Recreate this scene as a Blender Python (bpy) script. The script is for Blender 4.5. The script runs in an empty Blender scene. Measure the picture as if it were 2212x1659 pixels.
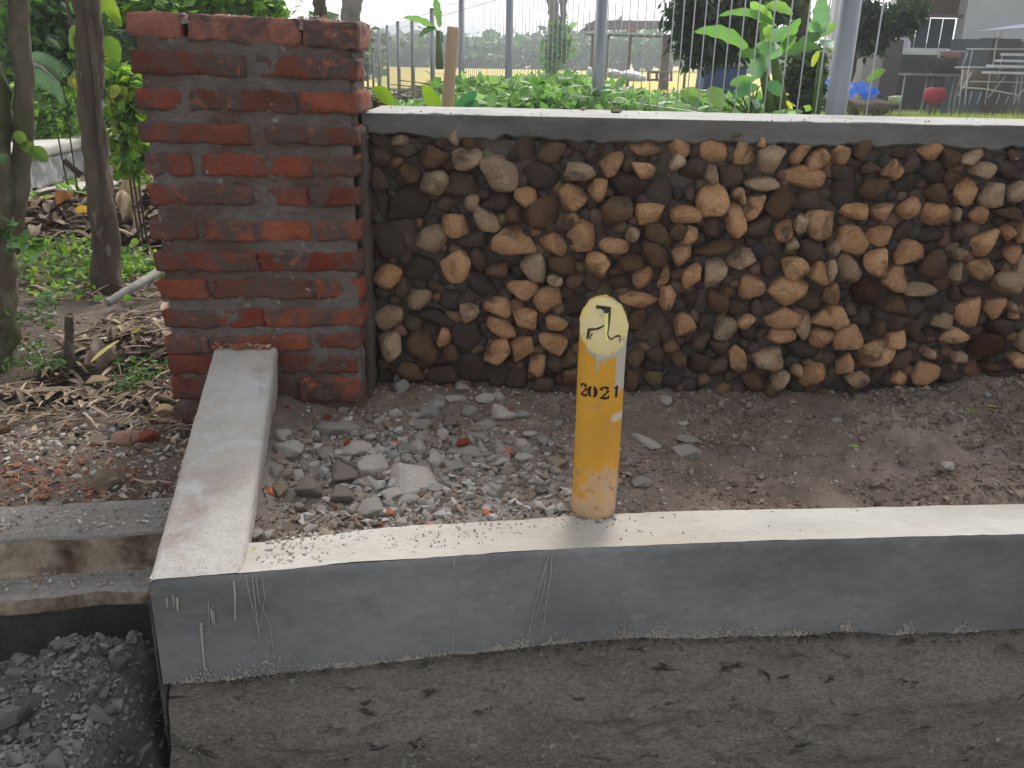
import bpy, bmesh, math, random
import numpy as np
from mathutils import Vector, Matrix
random.seed(7); RNG=np.random.default_rng(7)
S=bpy.context.scene; COL=S.collection
R=math.radians
# ------------------------------------------------------------- camera
F_PX=880/1024*2212; CX,CY=1106,829.5; PITCH=R(20.3); ROLL=R(1.2); EYE=0.85
def ray(x,y):
    u=(x-CX)/F_PX; v=-(y-CY)/F_PX; c,s=math.cos(ROLL),math.sin(ROLL)
    u2=u*c-v*s; v2=u*s+v*c
    return np.array([u2, math.cos(PITCH)+v2*math.sin(PITCH), -math.sin(PITCH)+v2*math.cos(PITCH)])
def atz(x,y,z): d=ray(x,y); return d*((z-EYE)/d[2])+np.array([0,0,EYE])
def aty(x,y,Y): d=ray(x,y); return d*(Y/d[1])+np.array([0,0,EYE])
cam=bpy.data.cameras.new('camera'); cam.lens=880/1024*36; cam.sensor_width=36; cam.clip_start=0.02; cam.clip_end=3000
co=bpy.data.objects.new('camera',cam); COL.objects.link(co)
fw=Vector((0,math.cos(PITCH),-math.sin(PITCH))); up0=Vector((0,math.sin(PITCH),math.cos(PITCH))); rt0=Vector((1,0,0))
c_,s_=math.cos(ROLL),math.sin(ROLL)
rt=rt0*c_+up0*s_; up=up0*c_-rt0*s_
M=Matrix((rt,up,-fw)).transposed().to_4x4(); M.translation=Vector((0,0,EYE)); co.matrix_world=M
S.camera=co
# ------------------------------------------------------------- world, sun, exposure
HAZE=0.0032
SUN_EL,SUN_AZ=48,12           # azimuth from +Y towards +X : behind the stone wall
W=bpy.data.worlds.new('World'); S.world=W; W.use_nodes=True
nt=W.node_tree; nt.nodes.clear()
sky=nt.nodes.new('ShaderNodeTexSky'); sky.sky_type='NISHITA'; sky.sun_disc=False
sky.sun_elevation=R(SUN_EL); sky.sun_rotation=R(SUN_AZ); sky.dust_density=3.0; sky.air_density=1.0; sky.ozone_density=1.0
hsv=nt.nodes.new('ShaderNodeHueSaturation'); hsv.inputs['Saturation'].default_value=0.22
bg=nt.nodes.new('ShaderNodeBackground'); bg.inputs['Strength'].default_value=0.15
wo=nt.nodes.new('ShaderNodeOutputWorld')
nt.links.new(sky.outputs[0],hsv.inputs['Color']); nt.links.new(hsv.outputs[0],bg.inputs[0]); nt.links.new(bg.outputs[0],wo.inputs[0])
sl=bpy.data.lights.new('sun','SUN'); sl.energy=1.3; sl.angle=R(16); sl.color=(1,.97,.92)
so=bpy.data.objects.new('sun',sl); COL.objects.link(so)
sd=Vector((math.sin(R(SUN_AZ))*math.cos(R(SUN_EL)),math.cos(R(SUN_AZ))*math.cos(R(SUN_EL)),math.sin(R(SUN_EL))))
so.rotation_euler=sd.to_track_quat('Z','Y').to_euler(); so.location=(0,0,8)
S.view_settings.view_transform='Standard'; S.view_settings.look='None'; S.view_settings.gamma=1; S.view_settings.use_curve_mapping=False
S.view_settings.exposure=0.92
# ------------------------------------------------------------- noise
_TAB=np.random.default_rng(99).random(65536)
def _h(i,j,k,s):
    n=i*73856093^j*19349663^k*83492791^(s*2654435)
    return _TAB[(n^(n>>15))&0xffff]
def vnoise(p,seed=0):
    p=np.asarray(p,float); i=np.floor(p).astype(np.int64); f=p-i; f=f*f*(3-2*f); r=0
    for a in (0,1):
        for b in (0,1):
            for c in (0,1):
                w=(f[:,0] if a else 1-f[:,0])*(f[:,1] if b else 1-f[:,1])*(f[:,2] if c else 1-f[:,2])
                r=r+w*_h(i[:,0]+a,i[:,1]+b,i[:,2]+c,seed)
    return r*2-1
def fbm(p,scale,oct=4,seed=0):
    p=np.asarray(p,float)*scale; r=0; a=1; t=0
    for o in range(oct):
        r=r+a*vnoise(p,seed+o*17); t+=a; a*=.5; p=p*2.03+5.1
    return r/t
# ------------------------------------------------------------- materials
def new_mat(name):
    m=bpy.data.materials.new(name); m.use_nodes=True; t=m.node_tree; t.nodes.clear(); return m,t
def nd(t,typ,**k):
    n=t.nodes.new(typ)
    for a,b in k.items():
        if a in ('inp',):
            for kk,vv in b.items(): n.inputs[kk].default_value=vv
        else: setattr(n,a,b)
    return n
def mixc(t,fac,a,b,blend='MIX'):
    n=t.nodes.new('ShaderNodeMix'); n.data_type='RGBA'; n.blend_type=blend
    for s,v in ((n.inputs[0],fac),(n.inputs[6],a),(n.inputs[7],b)):
        if hasattr(v,'links') or isinstance(v,bpy.types.NodeSocket): t.links.new(v,s)
        elif isinstance(v,(tuple,list)): s.default_value=(*v[:3],1)
        else: s.default_value=v
    return n.outputs[2]
def ramp(t,src,p0,p1,v0=0.,v1=1.):
    n=t.nodes.new('ShaderNodeMapRange'); n.clamp=True
    n.inputs[1].default_value=p0; n.inputs[2].default_value=p1; n.inputs[3].default_value=v0; n.inputs[4].default_value=v1
    t.links.new(src,n.inputs[0]); return n.outputs[0]
def noise(t,vec,scale,detail=6,rough=.6,dist=0.):
    n=t.nodes.new('ShaderNodeTexNoise'); n.inputs['Scale'].default_value=scale; n.inputs['Detail'].default_value=detail
    n.inputs['Roughness'].default_value=rough; n.inputs['Distortion'].default_value=dist
    t.links.new(vec,n.inputs['Vector']); return n.outputs['Fac']
def coords(t,stretch=(1,1,1),rand=True):
    tc=t.nodes.new('ShaderNodeTexCoord'); mp=t.nodes.new('ShaderNodeMapping'); mp.inputs['Scale'].default_value=stretch
    t.links.new(tc.outputs['Object'],mp.inputs['Vector'])
    if rand:
        oi=t.nodes.new('ShaderNodeObjectInfo'); mu=t.nodes.new('ShaderNodeMath'); mu.operation='MULTIPLY'; mu.inputs[1].default_value=53.
        t.links.new(oi.outputs['Random'],mu.inputs[0]); t.links.new(mu.outputs[0],mp.inputs['Location'])
    return mp.outputs[0]
def rough_mat(name,c1,c2,scale=6,spots=None,spot_scale=20,spot_lo=.62,spot_hi=.7,bump=.4,bscale=60,bdist=.004,rough=.95,
              obj=False,vcol=False,stretch=(1,1,1),dirt=None,dirt_scale=9,dirt_lo=.45,dirt_hi=.6,fine=None,metal=0,spec=.25,layer2=None):
    m,t=new_mat(name); v=coords(t,stretch)
    n1=noise(t,v,scale,7,.62)
    if obj:
        oi=t.nodes.new('ShaderNodeObjectInfo'); base=mixc(t,1.,oi.outputs['Color'],mixc(t,ramp(t,n1,.3,.7),c1,c2),'MULTIPLY')
    elif vcol:
        at=nd(t,'ShaderNodeVertexColor',layer_name='Col'); base=mixc(t,1.,at.outputs[0],mixc(t,ramp(t,n1,.3,.7),c1,c2),'MULTIPLY')
    else: base=mixc(t,ramp(t,n1,.32,.68),c1,c2)
    if dirt: base=mixc(t,ramp(t,noise(t,v,dirt_scale,6,.6,.5),dirt_lo,dirt_hi),base,dirt)
    if layer2: base=mixc(t,ramp(t,noise(t,v,layer2[1],8,.7,.8),layer2[2],layer2[3]),base,layer2[0])
    if spots: base=mixc(t,ramp(t,noise(t,v,spot_scale,3,.5),spot_lo,spot_hi),base,spots)
    if fine: base=mixc(t,ramp(t,noise(t,v,fine[0],4,.7),.35,.65,0,fine[1]),base,fine[2],'MULTIPLY')
    b=nd(t,'ShaderNodeBsdfPrincipled'); b.inputs['Roughness'].default_value=rough; b.inputs['Metallic'].default_value=metal
    b.inputs['Specular IOR Level'].default_value=spec
    t.links.new(base,b.inputs['Base Color'])
    bn=noise(t,v,bscale,8,.7); bp=nd(t,'ShaderNodeBump'); bp.inputs['Strength'].default_value=bump; bp.inputs['Distance'].default_value=bdist
    t.links.new(bn,bp.inputs['Height']); t.links.new(bp.outputs[0],b.inputs['Normal'])
    o=nd(t,'ShaderNodeOutputMaterial'); t.links.new(b.outputs[0],o.inputs[0]); return m
def leaf_mat(name,obj=False,c=(1,1,1),trans=.45,rough=.45):
    m,t=new_mat(name)
    if obj: base=nd(t,'ShaderNodeObjectInfo').outputs['Color']
    else: base=nd(t,'ShaderNodeVertexColor',layer_name='Col').outputs[0]
    v=coords(t); base=mixc(t,ramp(t,noise(t,v,14,5),.3,.7,0,.55),base,c,'MULTIPLY') if c!=(1,1,1) else mixc(t,ramp(t,noise(t,v,14,5),.3,.7,0,.5),base,(.6,.62,.5),'MULTIPLY')
    b=nd(t,'ShaderNodeBsdfPrincipled'); b.inputs['Roughness'].default_value=rough; b.inputs['Specular IOR Level'].default_value=.35
    tr=nd(t,'ShaderNodeBsdfTranslucent'); mx=nd(t,'ShaderNodeMixShader'); mx.inputs[0].default_value=trans
    t.links.new(base,b.inputs['Base Color']); t.links.new(mixc(t,1.,base,(1.15,1.25,.6),'MULTIPLY'),tr.inputs[0])
    t.links.new(b.outputs[0],mx.inputs[1]); t.links.new(tr.outputs[0],mx.inputs[2])
    o=nd(t,'ShaderNodeOutputMaterial'); t.links.new(mx.outputs[0],o.inputs[0]); return m
MT={}
MT['stone']=rough_mat('limestone',(1,1,1),(.66,.58,.50),12,obj=True,dirt=(.14,.095,.066),dirt_scale=15,dirt_lo=.54,dirt_hi=.70,bump=1,bscale=75,bdist=.014,spec=.05,fine=(140,.6,(.5,.42,.36)),spots=(.42,.36,.28),spot_scale=38,spot_lo=.72,spot_hi=.76)
MT['darkstone']=rough_mat('dark stone',(1,1,1),(.7,.64,.6),8,obj=True,spec=.05,bump=1,bscale=40,bdist=.005,spots=(.16,.12,.085),spot_scale=16,spot_lo=.66,spot_hi=.76,fine=(90,.4,(.5,.45,.4)))
MT['wallmortar']=rough_mat('wall mortar',(.075,.057,.046),(.125,.103,.088),9,bump=1,bscale=50,bdist=.008,spots=(.2,.19,.175),spot_scale=30,spot_lo=.7,spot_hi=.76)
MT['brick']=rough_mat('brick',(1,1,1),(.60,.50,.47),9,obj=True,dirt=(.118,.086,.074),dirt_scale=10,dirt_lo=.46,dirt_hi=.58,bump=1,bscale=60,bdist=.010,layer2=((.48,.15,.075),10,.60,.68),fine=(120,.4,(.5,.4,.35)),spots=(.3,.27,.24),spot_scale=42,spot_lo=.72,spot_hi=.76)
MT['brickmortar']=rough_mat('brick mortar',(.112,.095,.084),(.175,.153,.137),12,bump=1,bscale=80,bdist=.006,spots=(.27,.25,.23),spot_scale=26,spot_lo=.66,spot_hi=.72,dirt=(.12,.075,.058),dirt_scale=5)
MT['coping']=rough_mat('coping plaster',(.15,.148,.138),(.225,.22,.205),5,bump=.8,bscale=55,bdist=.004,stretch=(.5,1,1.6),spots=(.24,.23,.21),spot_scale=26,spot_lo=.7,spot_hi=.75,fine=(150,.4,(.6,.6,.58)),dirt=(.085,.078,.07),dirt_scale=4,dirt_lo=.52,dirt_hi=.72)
MT['pale']=rough_mat('pale dry concrete',(.60,.575,.52),(.44,.425,.39),7,bump=.5,bscale=70,bdist=.003,stretch=(.35,1,1),spots=(.24,.21,.18),spot_scale=24,spot_lo=.7,spot_hi=.76,fine=(130,.35,(.7,.68,.66)),dirt=(.40,.36,.31),dirt_scale=3.2,dirt_lo=.45,dirt_hi=.7)
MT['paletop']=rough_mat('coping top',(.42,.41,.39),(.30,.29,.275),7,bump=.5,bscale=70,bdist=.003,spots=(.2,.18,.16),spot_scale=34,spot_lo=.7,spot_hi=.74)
MT['ramp']=rough_mat('ramp concrete',(.60,.57,.52),(.43,.395,.355),4.5,bump=1,bscale=50,bdist=.006,spots=(.2,.165,.14),spot_scale=30,spot_lo=.70,spot_hi=.75,layer2=((.60,.61,.62),7,.5,.7),dirt=(.40,.32,.285),dirt_scale=3.6,dirt_lo=.5,dirt_hi=.66,fine=(120,.4,(.7,.67,.64)))
MT['slurry']=rough_mat('grey cement slurry',(.140,.142,.138),(.275,.277,.270),4.2,bump=.35,bscale=30,bdist=.002,rough=.75,stretch=(.5,1,1),fine=(90,.5,(.62,.62,.62)),spots=(.30,.285,.26),spot_scale=22,spot_lo=.70,spot_hi=.76,dirt=(.15,.148,.14),dirt_scale=5,dirt_lo=.5,dirt_hi=.75,layer2=((.29,.29,.28),9,.60,.8))
MT['slurryedge']=rough_mat('crumbly mortar edge',(.50,.45,.39),(.30,.275,.24),22,bump=1,bscale=80,bdist=.006)
MT['drip']=rough_mat('dried drip',(.46,.45,.38),(.32,.31,.28),30,bump=.3,bscale=90,bdist=.002)
MT['found']=rough_mat('foundation concrete',(.28,.25,.215),(.40,.36,.315),9,stretch=(.6,1,1.3),bump=1,bscale=48,bdist=.02,spots=(.27,.25,.22),spot_scale=44,spot_lo=.66,spot_hi=.76,dirt=(.10,.088,.074),dirt_scale=24,dirt_lo=.60,dirt_hi=.66,fine=(170,.8,(.42,.39,.36)))
MT['dirt']=rough_mat('dirt',(.18,.135,.105),(.34,.27,.22),8,bump=1,bscale=45,bdist=.012,spots=(.34,.30,.26),spot_scale=70,spot_lo=.68,spot_hi=.76,dirt=(.115,.092,.078),dirt_scale=3.4,dirt_lo=.5,dirt_hi=.66,fine=(140,.5,(.5,.46,.44)),layer2=((.40,.33,.26),6,.58,.75))
_t=MT['dirt'].node_tree; _b=[n for n in _t.nodes if n.type=='BSDF_PRINCIPLED'][0]; _src=_b.inputs['Base Color'].links[0].from_socket
_tc=_t.nodes.new('ShaderNodeTexCoord'); _mp=_t.nodes.new('ShaderNodeMapping'); _mp.inputs['Location'].default_value=(.20/.42,-1.72/.26,0); _mp.inputs['Scale'].default_value=(1/.42,1/.26,0)
_t.links.new(_tc.outputs['Object'],_mp.inputs[0]); _ln=_t.nodes.new('ShaderNodeVectorMath'); _ln.operation='LENGTH'; _t.links.new(_mp.outputs[0],_ln.inputs[0])
_ad=_t.nodes.new('ShaderNodeMath'); _ad.operation='ADD'; _t.links.new(_ln.outputs['Value'],_ad.inputs[0]); _nn=noise(_t,_tc.outputs['Object'],9,5); _t.links.new(_nn,_ad.inputs[1])
_t.links.new(mixc(_t,ramp(_t,_ad.outputs[0],1.0,1.8,.75,0),_src,(.36,.335,.31)),_b.inputs['Base Color'])
MT['dirtleft']=rough_mat('litter soil',(.12,.088,.07),(.21,.165,.135),4,bump=1,bscale=40,bdist=.014,spots=(.34,.32,.28),spot_scale=60,spot_lo=.66,spot_hi=.76,dirt=(.06,.075,.03),dirt_scale=3,dirt_lo=.56,dirt_hi=.72,fine=(140,.6,(.4,.38,.35)),layer2=((.21,.085,.055),2.2,.6,.74))
MT['trench']=rough_mat('trench soil',(.08,.076,.07),(.16,.154,.146),5,bump=1,bscale=35,bdist=.014,spots=(.2,.2,.19),spot_scale=40,spot_lo=.68,spot_hi=.78,fine=(110,.6,(.4,.4,.4)))
MT['ledge']=rough_mat('stained concrete',(.46,.40,.31),(.24,.18,.13),8,fine=(90,.5,(.5,.45,.4)),stretch=(1,1,.8),bump=.8,bscale=50,bdist=.006,dirt=(.075,.045,.03),dirt_scale=5,dirt_lo=.46,dirt_hi=.6,spots=(.33,.32,.3),spot_scale=50,spot_lo=.68,spot_hi=.74)
MT['ledgetop']=rough_mat('rough grey concrete',(.24,.22,.2),(.33,.31,.285),6,bump=1,bscale=60,bdist=.008,fine=(90,.6,(.5,.48,.45)))
MT['chunk']=rough_mat('broken concrete',(1,1,1),(.74,.7,.66),8,obj=True,bump=1,bscale=55,bdist=.006,fine=(120,.45,(.6,.58,.55)),spots=(.3,.24,.19),spot_scale=22,spot_lo=.64,spot_hi=.72)
MT['crumb']=rough_mat('crumbs',(1,1,1),(.7,.68,.64),20,vcol=True,bump=.4,bscale=90,bdist=.003)
MT['bark']=rough_mat('bark',(.065,.05,.038),(.19,.15,.115),9,stretch=(1,1,.35),bump=1,bscale=34,bdist=.03,spots=(.26,.23,.18),spot_scale=22,spot_lo=.66,spot_hi=.72,layer2=((.05,.038,.03),5,.55,.7))
MT['mossbark']=rough_mat('mossy bark',(.11,.095,.06),(.22,.19,.14),12,stretch=(1,1,.55),bump=1,bscale=30,bdist=.03,spots=(.3,.27,.2),spot_scale=20,spot_lo=.66,spot_hi=.72,dirt=(.085,.10,.035),dirt_scale=6,layer2=((.04,.036,.025),7,.58,.7))
MT['palebark']=rough_mat('pale trunk',(.22,.2,.18),(.32,.3,.27),6,bump=.6,bscale=30,bdist=.01)
MT['galv']=rough_mat('galvanised steel',(.20,.22,.24),(.32,.33,.34),5,bump=.05,bscale=30,rough=.42,metal=.7,stretch=(1,1,.2),spec=.5)
MT['wire']=rough_mat('wire',(.42,.44,.42),(.5,.52,.5),5,bump=0,rough=.5,metal=.4,spec=.5)
MT['leaf']=leaf_mat('leaf'); MT['bigleaf']=leaf_mat('broad leaf',obj=True,trans=.5,rough=.4)
MT['dry']=rough_mat('dry plant litter',(1,1,1),(.6,.52,.42),25,vcol=True,bump=.5,bscale=60,stretch=(1,1,.3),bdist=.004)
MT['dryobj']=rough_mat('dry sheath',(1,1,1),(.62,.5,.38),8,obj=True,bump=.6,bscale=40,stretch=(6,1,1),bdist=.004)
MT['cloth']=rough_mat('tarp',(1,1,1),(.75,.78,.8),7,obj=True,bump=.4,bscale=18,bdist=.02,rough=.5)
MT['paint']=rough_mat('painted surface',(1,1,1),(.88,.88,.86),5,obj=True,bump=.1,bscale=30,rough=.6)
MT['black']=rough_mat('black stencil paint',(.018,.016,.012),(.04,.032,.02),60,bump=.1)
MT['field']=rough_mat('rice field',(.62,.47,.12),(.50,.42,.13),.6,bump=.6,bscale=6,bdist=.1,layer2=((.35,.36,.1),.15,.6,.8))
MT['yard']=rough_mat('yard soil and grass',(.12,.17,.04),(.22,.20,.09),1.2,bump=1,bscale=20,bdist=.03,layer2=((.25,.2,.15),.8,.55,.7))
# ------------------------------------------------------------- object helpers
def tag(o,label=None,cat=None,group=None,kind=None):
    if label: o['label']=label
    if cat: o['category']=cat
    if group: o['group']=group
    if kind: o['kind']=kind
    return o
def empty(name,loc=(0,0,0)):
    o=bpy.data.objects.new(name,None); o.empty_display_size=.05; o.location=loc; COL.objects.link(o); return o
def mesh(name,V,Fc,mat,parent=None,smooth=True,color=None,cols=None,mats=None,midx=None,me_only=False,org=True):
    """V in world coords; if org, origin goes to the centroid (or parent's frame)."""
    V=np.asarray(V,dtype=np.float32).reshape(-1,3)
    off=np.zeros(3,dtype=np.float32)
    if parent is not None:
        base=np.array(parent.matrix_basis.translation) if parent.parent is None else np.array(parent.parent.location)+np.array(parent.location)
    else: base=np.zeros(3)
    if org: off=V.mean(0)
    me=bpy.data.meshes.new(name)
    if isinstance(Fc,np.ndarray):
        k=Fc.shape[1]; n=len(Fc)
        me.vertices.add(len(V)); me.vertices.foreach_set('co',(V-off).ravel())
        me.loops.add(n*k); me.loops.foreach_set('vertex_index',Fc.astype(np.int32).ravel())
        me.polygons.add(n); me.polygons.foreach_set('loop_start',np.arange(0,n*k,k,dtype=np.int32)); me.polygons.foreach_set('loop_total',np.full(n,k,dtype=np.int32))
        me.update(calc_edges=True); me.validate()
    else: me.from_pydata((V-off).tolist(),[],Fc); me.update()
    for mm in (mats or [mat]): me.materials.append(mm)
    if midx is not None: me.polygons.foreach_set('material_index',np.asarray(midx,dtype=np.int32))
    me.polygons.foreach_set('use_smooth',np.full(len(me.polygons),smooth))
    if cols is not None:
        ca=me.color_attributes.new('Col','FLOAT_COLOR','POINT'); c4=np.ones((len(V),4),dtype=np.float32); c4[:,:3]=cols; ca.data.foreach_set('color',c4.ravel())
    o=bpy.data.objects.new(name,me); COL.objects.link(o)
    if parent is not None: o.parent=parent
    o.location=Vector([float(a) for a in (off-base)])
    if color is not None: o.color=(*color,1)
    return o
def grid_faces(nx,ny,off=0,flip=False):
    a=(np.arange(nx-1)[:,None]*ny+np.arange(ny-1)[None,:]).ravel()+off
    f=np.stack([a,a+ny,a+ny+1,a+1],1)
    return f[:,::-1].copy() if flip else f
def surf(name,nx,ny,fun,mat,parent=None,smooth=True,flip=False,cols=None,**k):
    u,v=np.meshgrid(np.linspace(0,1,nx),np.linspace(0,1,ny),indexing='ij')
    V=fun(u.ravel(),v.ravel()); return mesh(name,V,grid_faces(nx,ny,0,flip),mat,parent,smooth,cols=cols,**k)
def boxgrid(n=(4,2,2)):
    """unit box surface grid [-.5,.5]^3"""
    key={}; V=[]; Fs=[]
    def vi(p):
        q=tuple(round(a,5) for a in p)
        if q not in key: key[q]=len(V); V.append(q)
        return key[q]
    for ax in range(3):
        a,b=(ax+1)%3,(ax+2)%3
        for s in (-.5,.5):
            for i in range(n[a]):
                for j in range(n[b]):
                    q=[]
                    for di,dj in ((0,0),(1,0),(1,1),(0,1)):
                        p=[0,0,0]; p[ax]=s; p[a]=-.5+(i+di)/n[a]; p[b]=-.5+(j+dj)/n[b]; q.append(vi(p))
                    Fs.append(q if s>0 else q[::-1])
    return np.array(V),Fs
def rough_box(cx,cy,cz,sx,sy,sz,n=(6,3,3),rnd=.006,amp=.0015,seed=0,rot=0.,tilt=0.,nscale=30):
    V,Fs=boxgrid(n); V=V*np.array([sx,sy,sz])
    h=np.array([sx,sy,sz])/2; inner=np.clip(V,-(h-rnd),h-rnd); d=V-inner; L=np.linalg.norm(d,axis=1,keepdims=True)
    V=np.where(L>1e-9,inner+d/np.maximum(L,1e-9)*np.minimum(L,rnd),V)
    if amp: V=V+np.stack([fbm(V+seed*1.7,nscale,2,seed+i) for i in range(3)],1)*amp*2
    c,s=math.cos(tilt),math.sin(tilt); V=V@np.array([[c,0,s],[0,1,0],[-s,0,c]])
    c,s=math.cos(rot),math.sin(rot); V=V@np.array([[c,s,0],[-s,c,0],[0,0,1]])
    return V+np.array([cx,cy,cz]),Fs
def tube(pts,rad,n=10,cap=True,wob=0,seed=0):
    pts=[Vector(p) for p in pts]; rad=[rad]*len(pts) if not hasattr(rad,'__len__') else rad
    V=[];Fs=[]; prev=None
    for i,p in enumerate(pts):
        t=(pts[min(i+1,len(pts)-1)]-pts[max(i-1,0)]).normalized()
        a=Vector((0,0,1)) if abs(t.z)<.9 else Vector((1,0,0))
        if prev is not None: a=prev
        x=(a-t*a.dot(t)).normalized(); y=t.cross(x); prev=x
        for k in range(n):
            an=2*math.pi*k/n; r=rad[i]*(1+(wob*math.sin(an*3+i*.7+seed)+wob*.6*math.sin(an*5-i*1.3+seed*2) if wob else 0))
            V.append(p+(x*math.cos(an)+y*math.sin(an))*r)
    for i in range(len(pts)-1):
        for k in range(n):
            a=i*n+k; b=i*n+(k+1)%n; Fs.append([a,b,b+n,a+n])
    if cap:
        Fs.append(list(range(n))[::-1]); Fs.append([(len(pts)-1)*n+k for k in range(n)])
    return [tuple(v) for v in V],Fs
class MB:
    def __init__(s): s.V=[]; s.F=[]
    def add(s,VF):
        o=len(s.V); s.V+= [tuple(v) for v in VF[0]]; s.F+=[[i+o for i in f] for f in VF[1]]; return s
    def build(s,name,mat,parent=None,**k): return mesh(name,s.V,s.F,mat,parent,**k)
def box(x0,x1,y0,y1,z0,z1):
    V=[(x,y,z) for x in (x0,x1) for y in (y0,y1) for z in (z0,z1)]
    return V,[[0,1,3,2],[4,6,7,5],[0,4,5,1],[2,3,7,6],[0,2,6,4],[1,5,7,3]]
_bm=bmesh.new(); bmesh.ops.create_icosphere(_bm,subdivisions=3,radius=1); ICO3V=np.array([v.co[:] for v in _bm.verts]); ICO3F=np.array([[v.index for v in f.verts] for f in _bm.faces]); _bm.free()
_bm=bmesh.new(); bmesh.ops.create_icosphere(_bm,subdivisions=4,radius=1); ICO4V=np.array([v.co[:] for v in _bm.verts]); ICO4F=np.array([[v.index for v in f.verts] for f in _bm.faces]); _bm.free()
def hull_mesh(k,flat=1.,seed=0):
    rg=np.random.default_rng(seed); P=rg.normal(size=(k,3)); P/=np.linalg.norm(P,axis=1,keepdims=True); P*=rg.uniform(.75,1,(k,1)); P[:,2]*=flat
    bm=bmesh.new(); [bm.verts.new(p) for p in P]; r=bmesh.ops.convex_hull(bm,input=bm.verts)
    bmesh.ops.delete(bm,geom=[v for v in bm.verts if not v.link_faces],context='VERTS'); bm.verts.ensure_lookup_table(); bm.verts.index_update()
    V=np.array([v.co[:] for v in bm.verts]); Fs=[[v.index for v in f.verts] for f in bm.faces]; bm.free()
    V/=np.abs(V).max(0); return V,np.array(Fs)
CRUMBS=[hull_mesh(10,1,s) for s in range(12)]
CHUNKH=[hull_mesh(22,1,100+s) for s in range(14)]
def rotm(a,b,c):
    return np.array(Matrix.Rotation(a,3,'Z')@Matrix.Rotation(b,3,'X')@Matrix.Rotation(c,3,'Y'))
def scatter_crumbs(name,pts,sizes,cols,label=None,parent=None):
    V=[];Fs=[];C=[];o=0
    for p,s,c in zip(pts,sizes,cols):
        v,f=CRUMBS[random.randrange(12)]; A=rotm(random.uniform(0,6.3),random.uniform(-.6,.6),random.uniform(-.6,.6))
        sc=np.array([random.uniform(.8,1.5),random.uniform(.7,1.2),random.uniform(.4,.9)])*s
        V.append((v*sc)@A.T+p); Fs.append(f+o); o+=len(v); C.append(np.tile(c,(len(v),1)))
    return tag(mesh(name,np.vstack(V),np.vstack(Fs),MT['crumb'],parent,smooth=False,cols=np.vstack(C),org=False),label,kind='stuff')
_chunkpool={}
def chunk_pool(i):
    """broken lump with bevelled, subdivided faces, shared between chunks"""
    if i not in _chunkpool:
        v,f=CHUNKH[i]; bm=bmesh.new(); vs=[bm.verts.new(p) for p in v]; [bm.faces.new([vs[j] for j in q]) for q in f]
        bmesh.ops.dissolve_limit(bm,angle_limit=.35,verts=bm.verts,edges=bm.edges)
        bmesh.ops.bevel(bm,geom=bm.edges[:],offset=.07,segments=1,affect='EDGES',profile=.6)
        bmesh.ops.triangulate(bm,faces=bm.faces[:])
        for q in bm.verts:
            n=fbm(np.array([q.co[:]]),2.2,3,i)[0]; q.co*=1+.08*n
        me=bpy.data.meshes.new('chunk'); bm.to_mesh(me); bm.free(); me.materials.append(MT['chunk']); _chunkpool[i]=me
    return _chunkpool[i]
def chunk(name,loc,size,rot,color,idx=None,mat=None):
    me=chunk_pool(random.randrange(14) if idx is None else idx)
    if mat:
        key=(me.name,mat)
        if key not in _chunkpool:
            m2=me.copy(); m2.materials.clear(); m2.materials.append(MT[mat]); _chunkpool[key]=m2
        me=_chunkpool[key]
    o=bpy.data.objects.new(name,me); COL.objects.link(o); o.location=[float(a) for a in loc]; o.scale=[float(a) for a in size]; o.rotation_euler=rot; o.color=(*color,1); return o
# ================================================================= GROUND
KF=np.array([atz(x,y,.02)[:2] for x,y in [(320,1253),(525,1240),(700,1222),(975,1203),(1250,1185),(1700,1168),(2212,1155)]]+[[1.75,1.545],[2.6,1.6]])
KB=np.array([[-.60,1.37]]+[list(atz(x,y,.02)[:2]) for x,y in [(570,1165),(900,1128),(1230,1110),(1400,1100),(1800,1092),(2212,1083)]]+[[1.8,1.70],[2.6,1.76]])
kf=lambda x:np.interp(x,KF[:,0],KF[:,1]); kb=lambda x:np.interp(x,KB[:,0],KB[:,1])
WY=2.24; WX0,WX1=-.372,2.6
def bed_z(x,y):
    p=np.stack([x,y,0*x],1)
    t=np.clip((y-kb(x))/(WY-kb(x)),0,1)
    z=-.012+.03*t*np.clip((x-.9)/.5,0,1)*3*.9+.02*t**2
    z=z+.016*fbm(p,3,3,3)+.010*fbm(p,12,3,5)*(1+np.clip(x-.4,0,.6))+.006*fbm(p,40,3,9)
    z=z+.024*np.clip((x-.1)/.3,0,1)*fbm(p,8,4,37)*np.sin(np.clip(t,0,1)*3.14)**.5
    z=z+.13*np.clip((x-.45)/.4,0,1)*np.clip(fbm(p,4.2,5,31)+.12,-.1,1)*np.sin(np.clip(t,0,1)*3.14)**.6
    z=z+.03*np.exp(-np.clip((x+.48+.15*(y-1.4))/.05,0,9)**2)*np.clip((y-1.45)/.2,0,1)
    z=np.where((y<kb(x)+.02),np.minimum(z,.012),z)
    return z
def bed(u,v):
    x=-.60+u*3.2; y0=kf(x)+.06; y=y0+(2.30-y0)*v; x=x-(1-u)*.155*(y-1.262)/.85; return np.stack([x,y,bed_z(x,y)],1)
tag(surf('dirt_bed',520,130,bed,MT['dirt'],org=False),kind='structure')
LA,LB=atz(0,1165,-.03),atz(330,1145,-.03); lslope=(LB[1]-LA[1])/(LB[0]-LA[0])
ly=lambda x: LA[1]+(x-LA[0])*lslope
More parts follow.
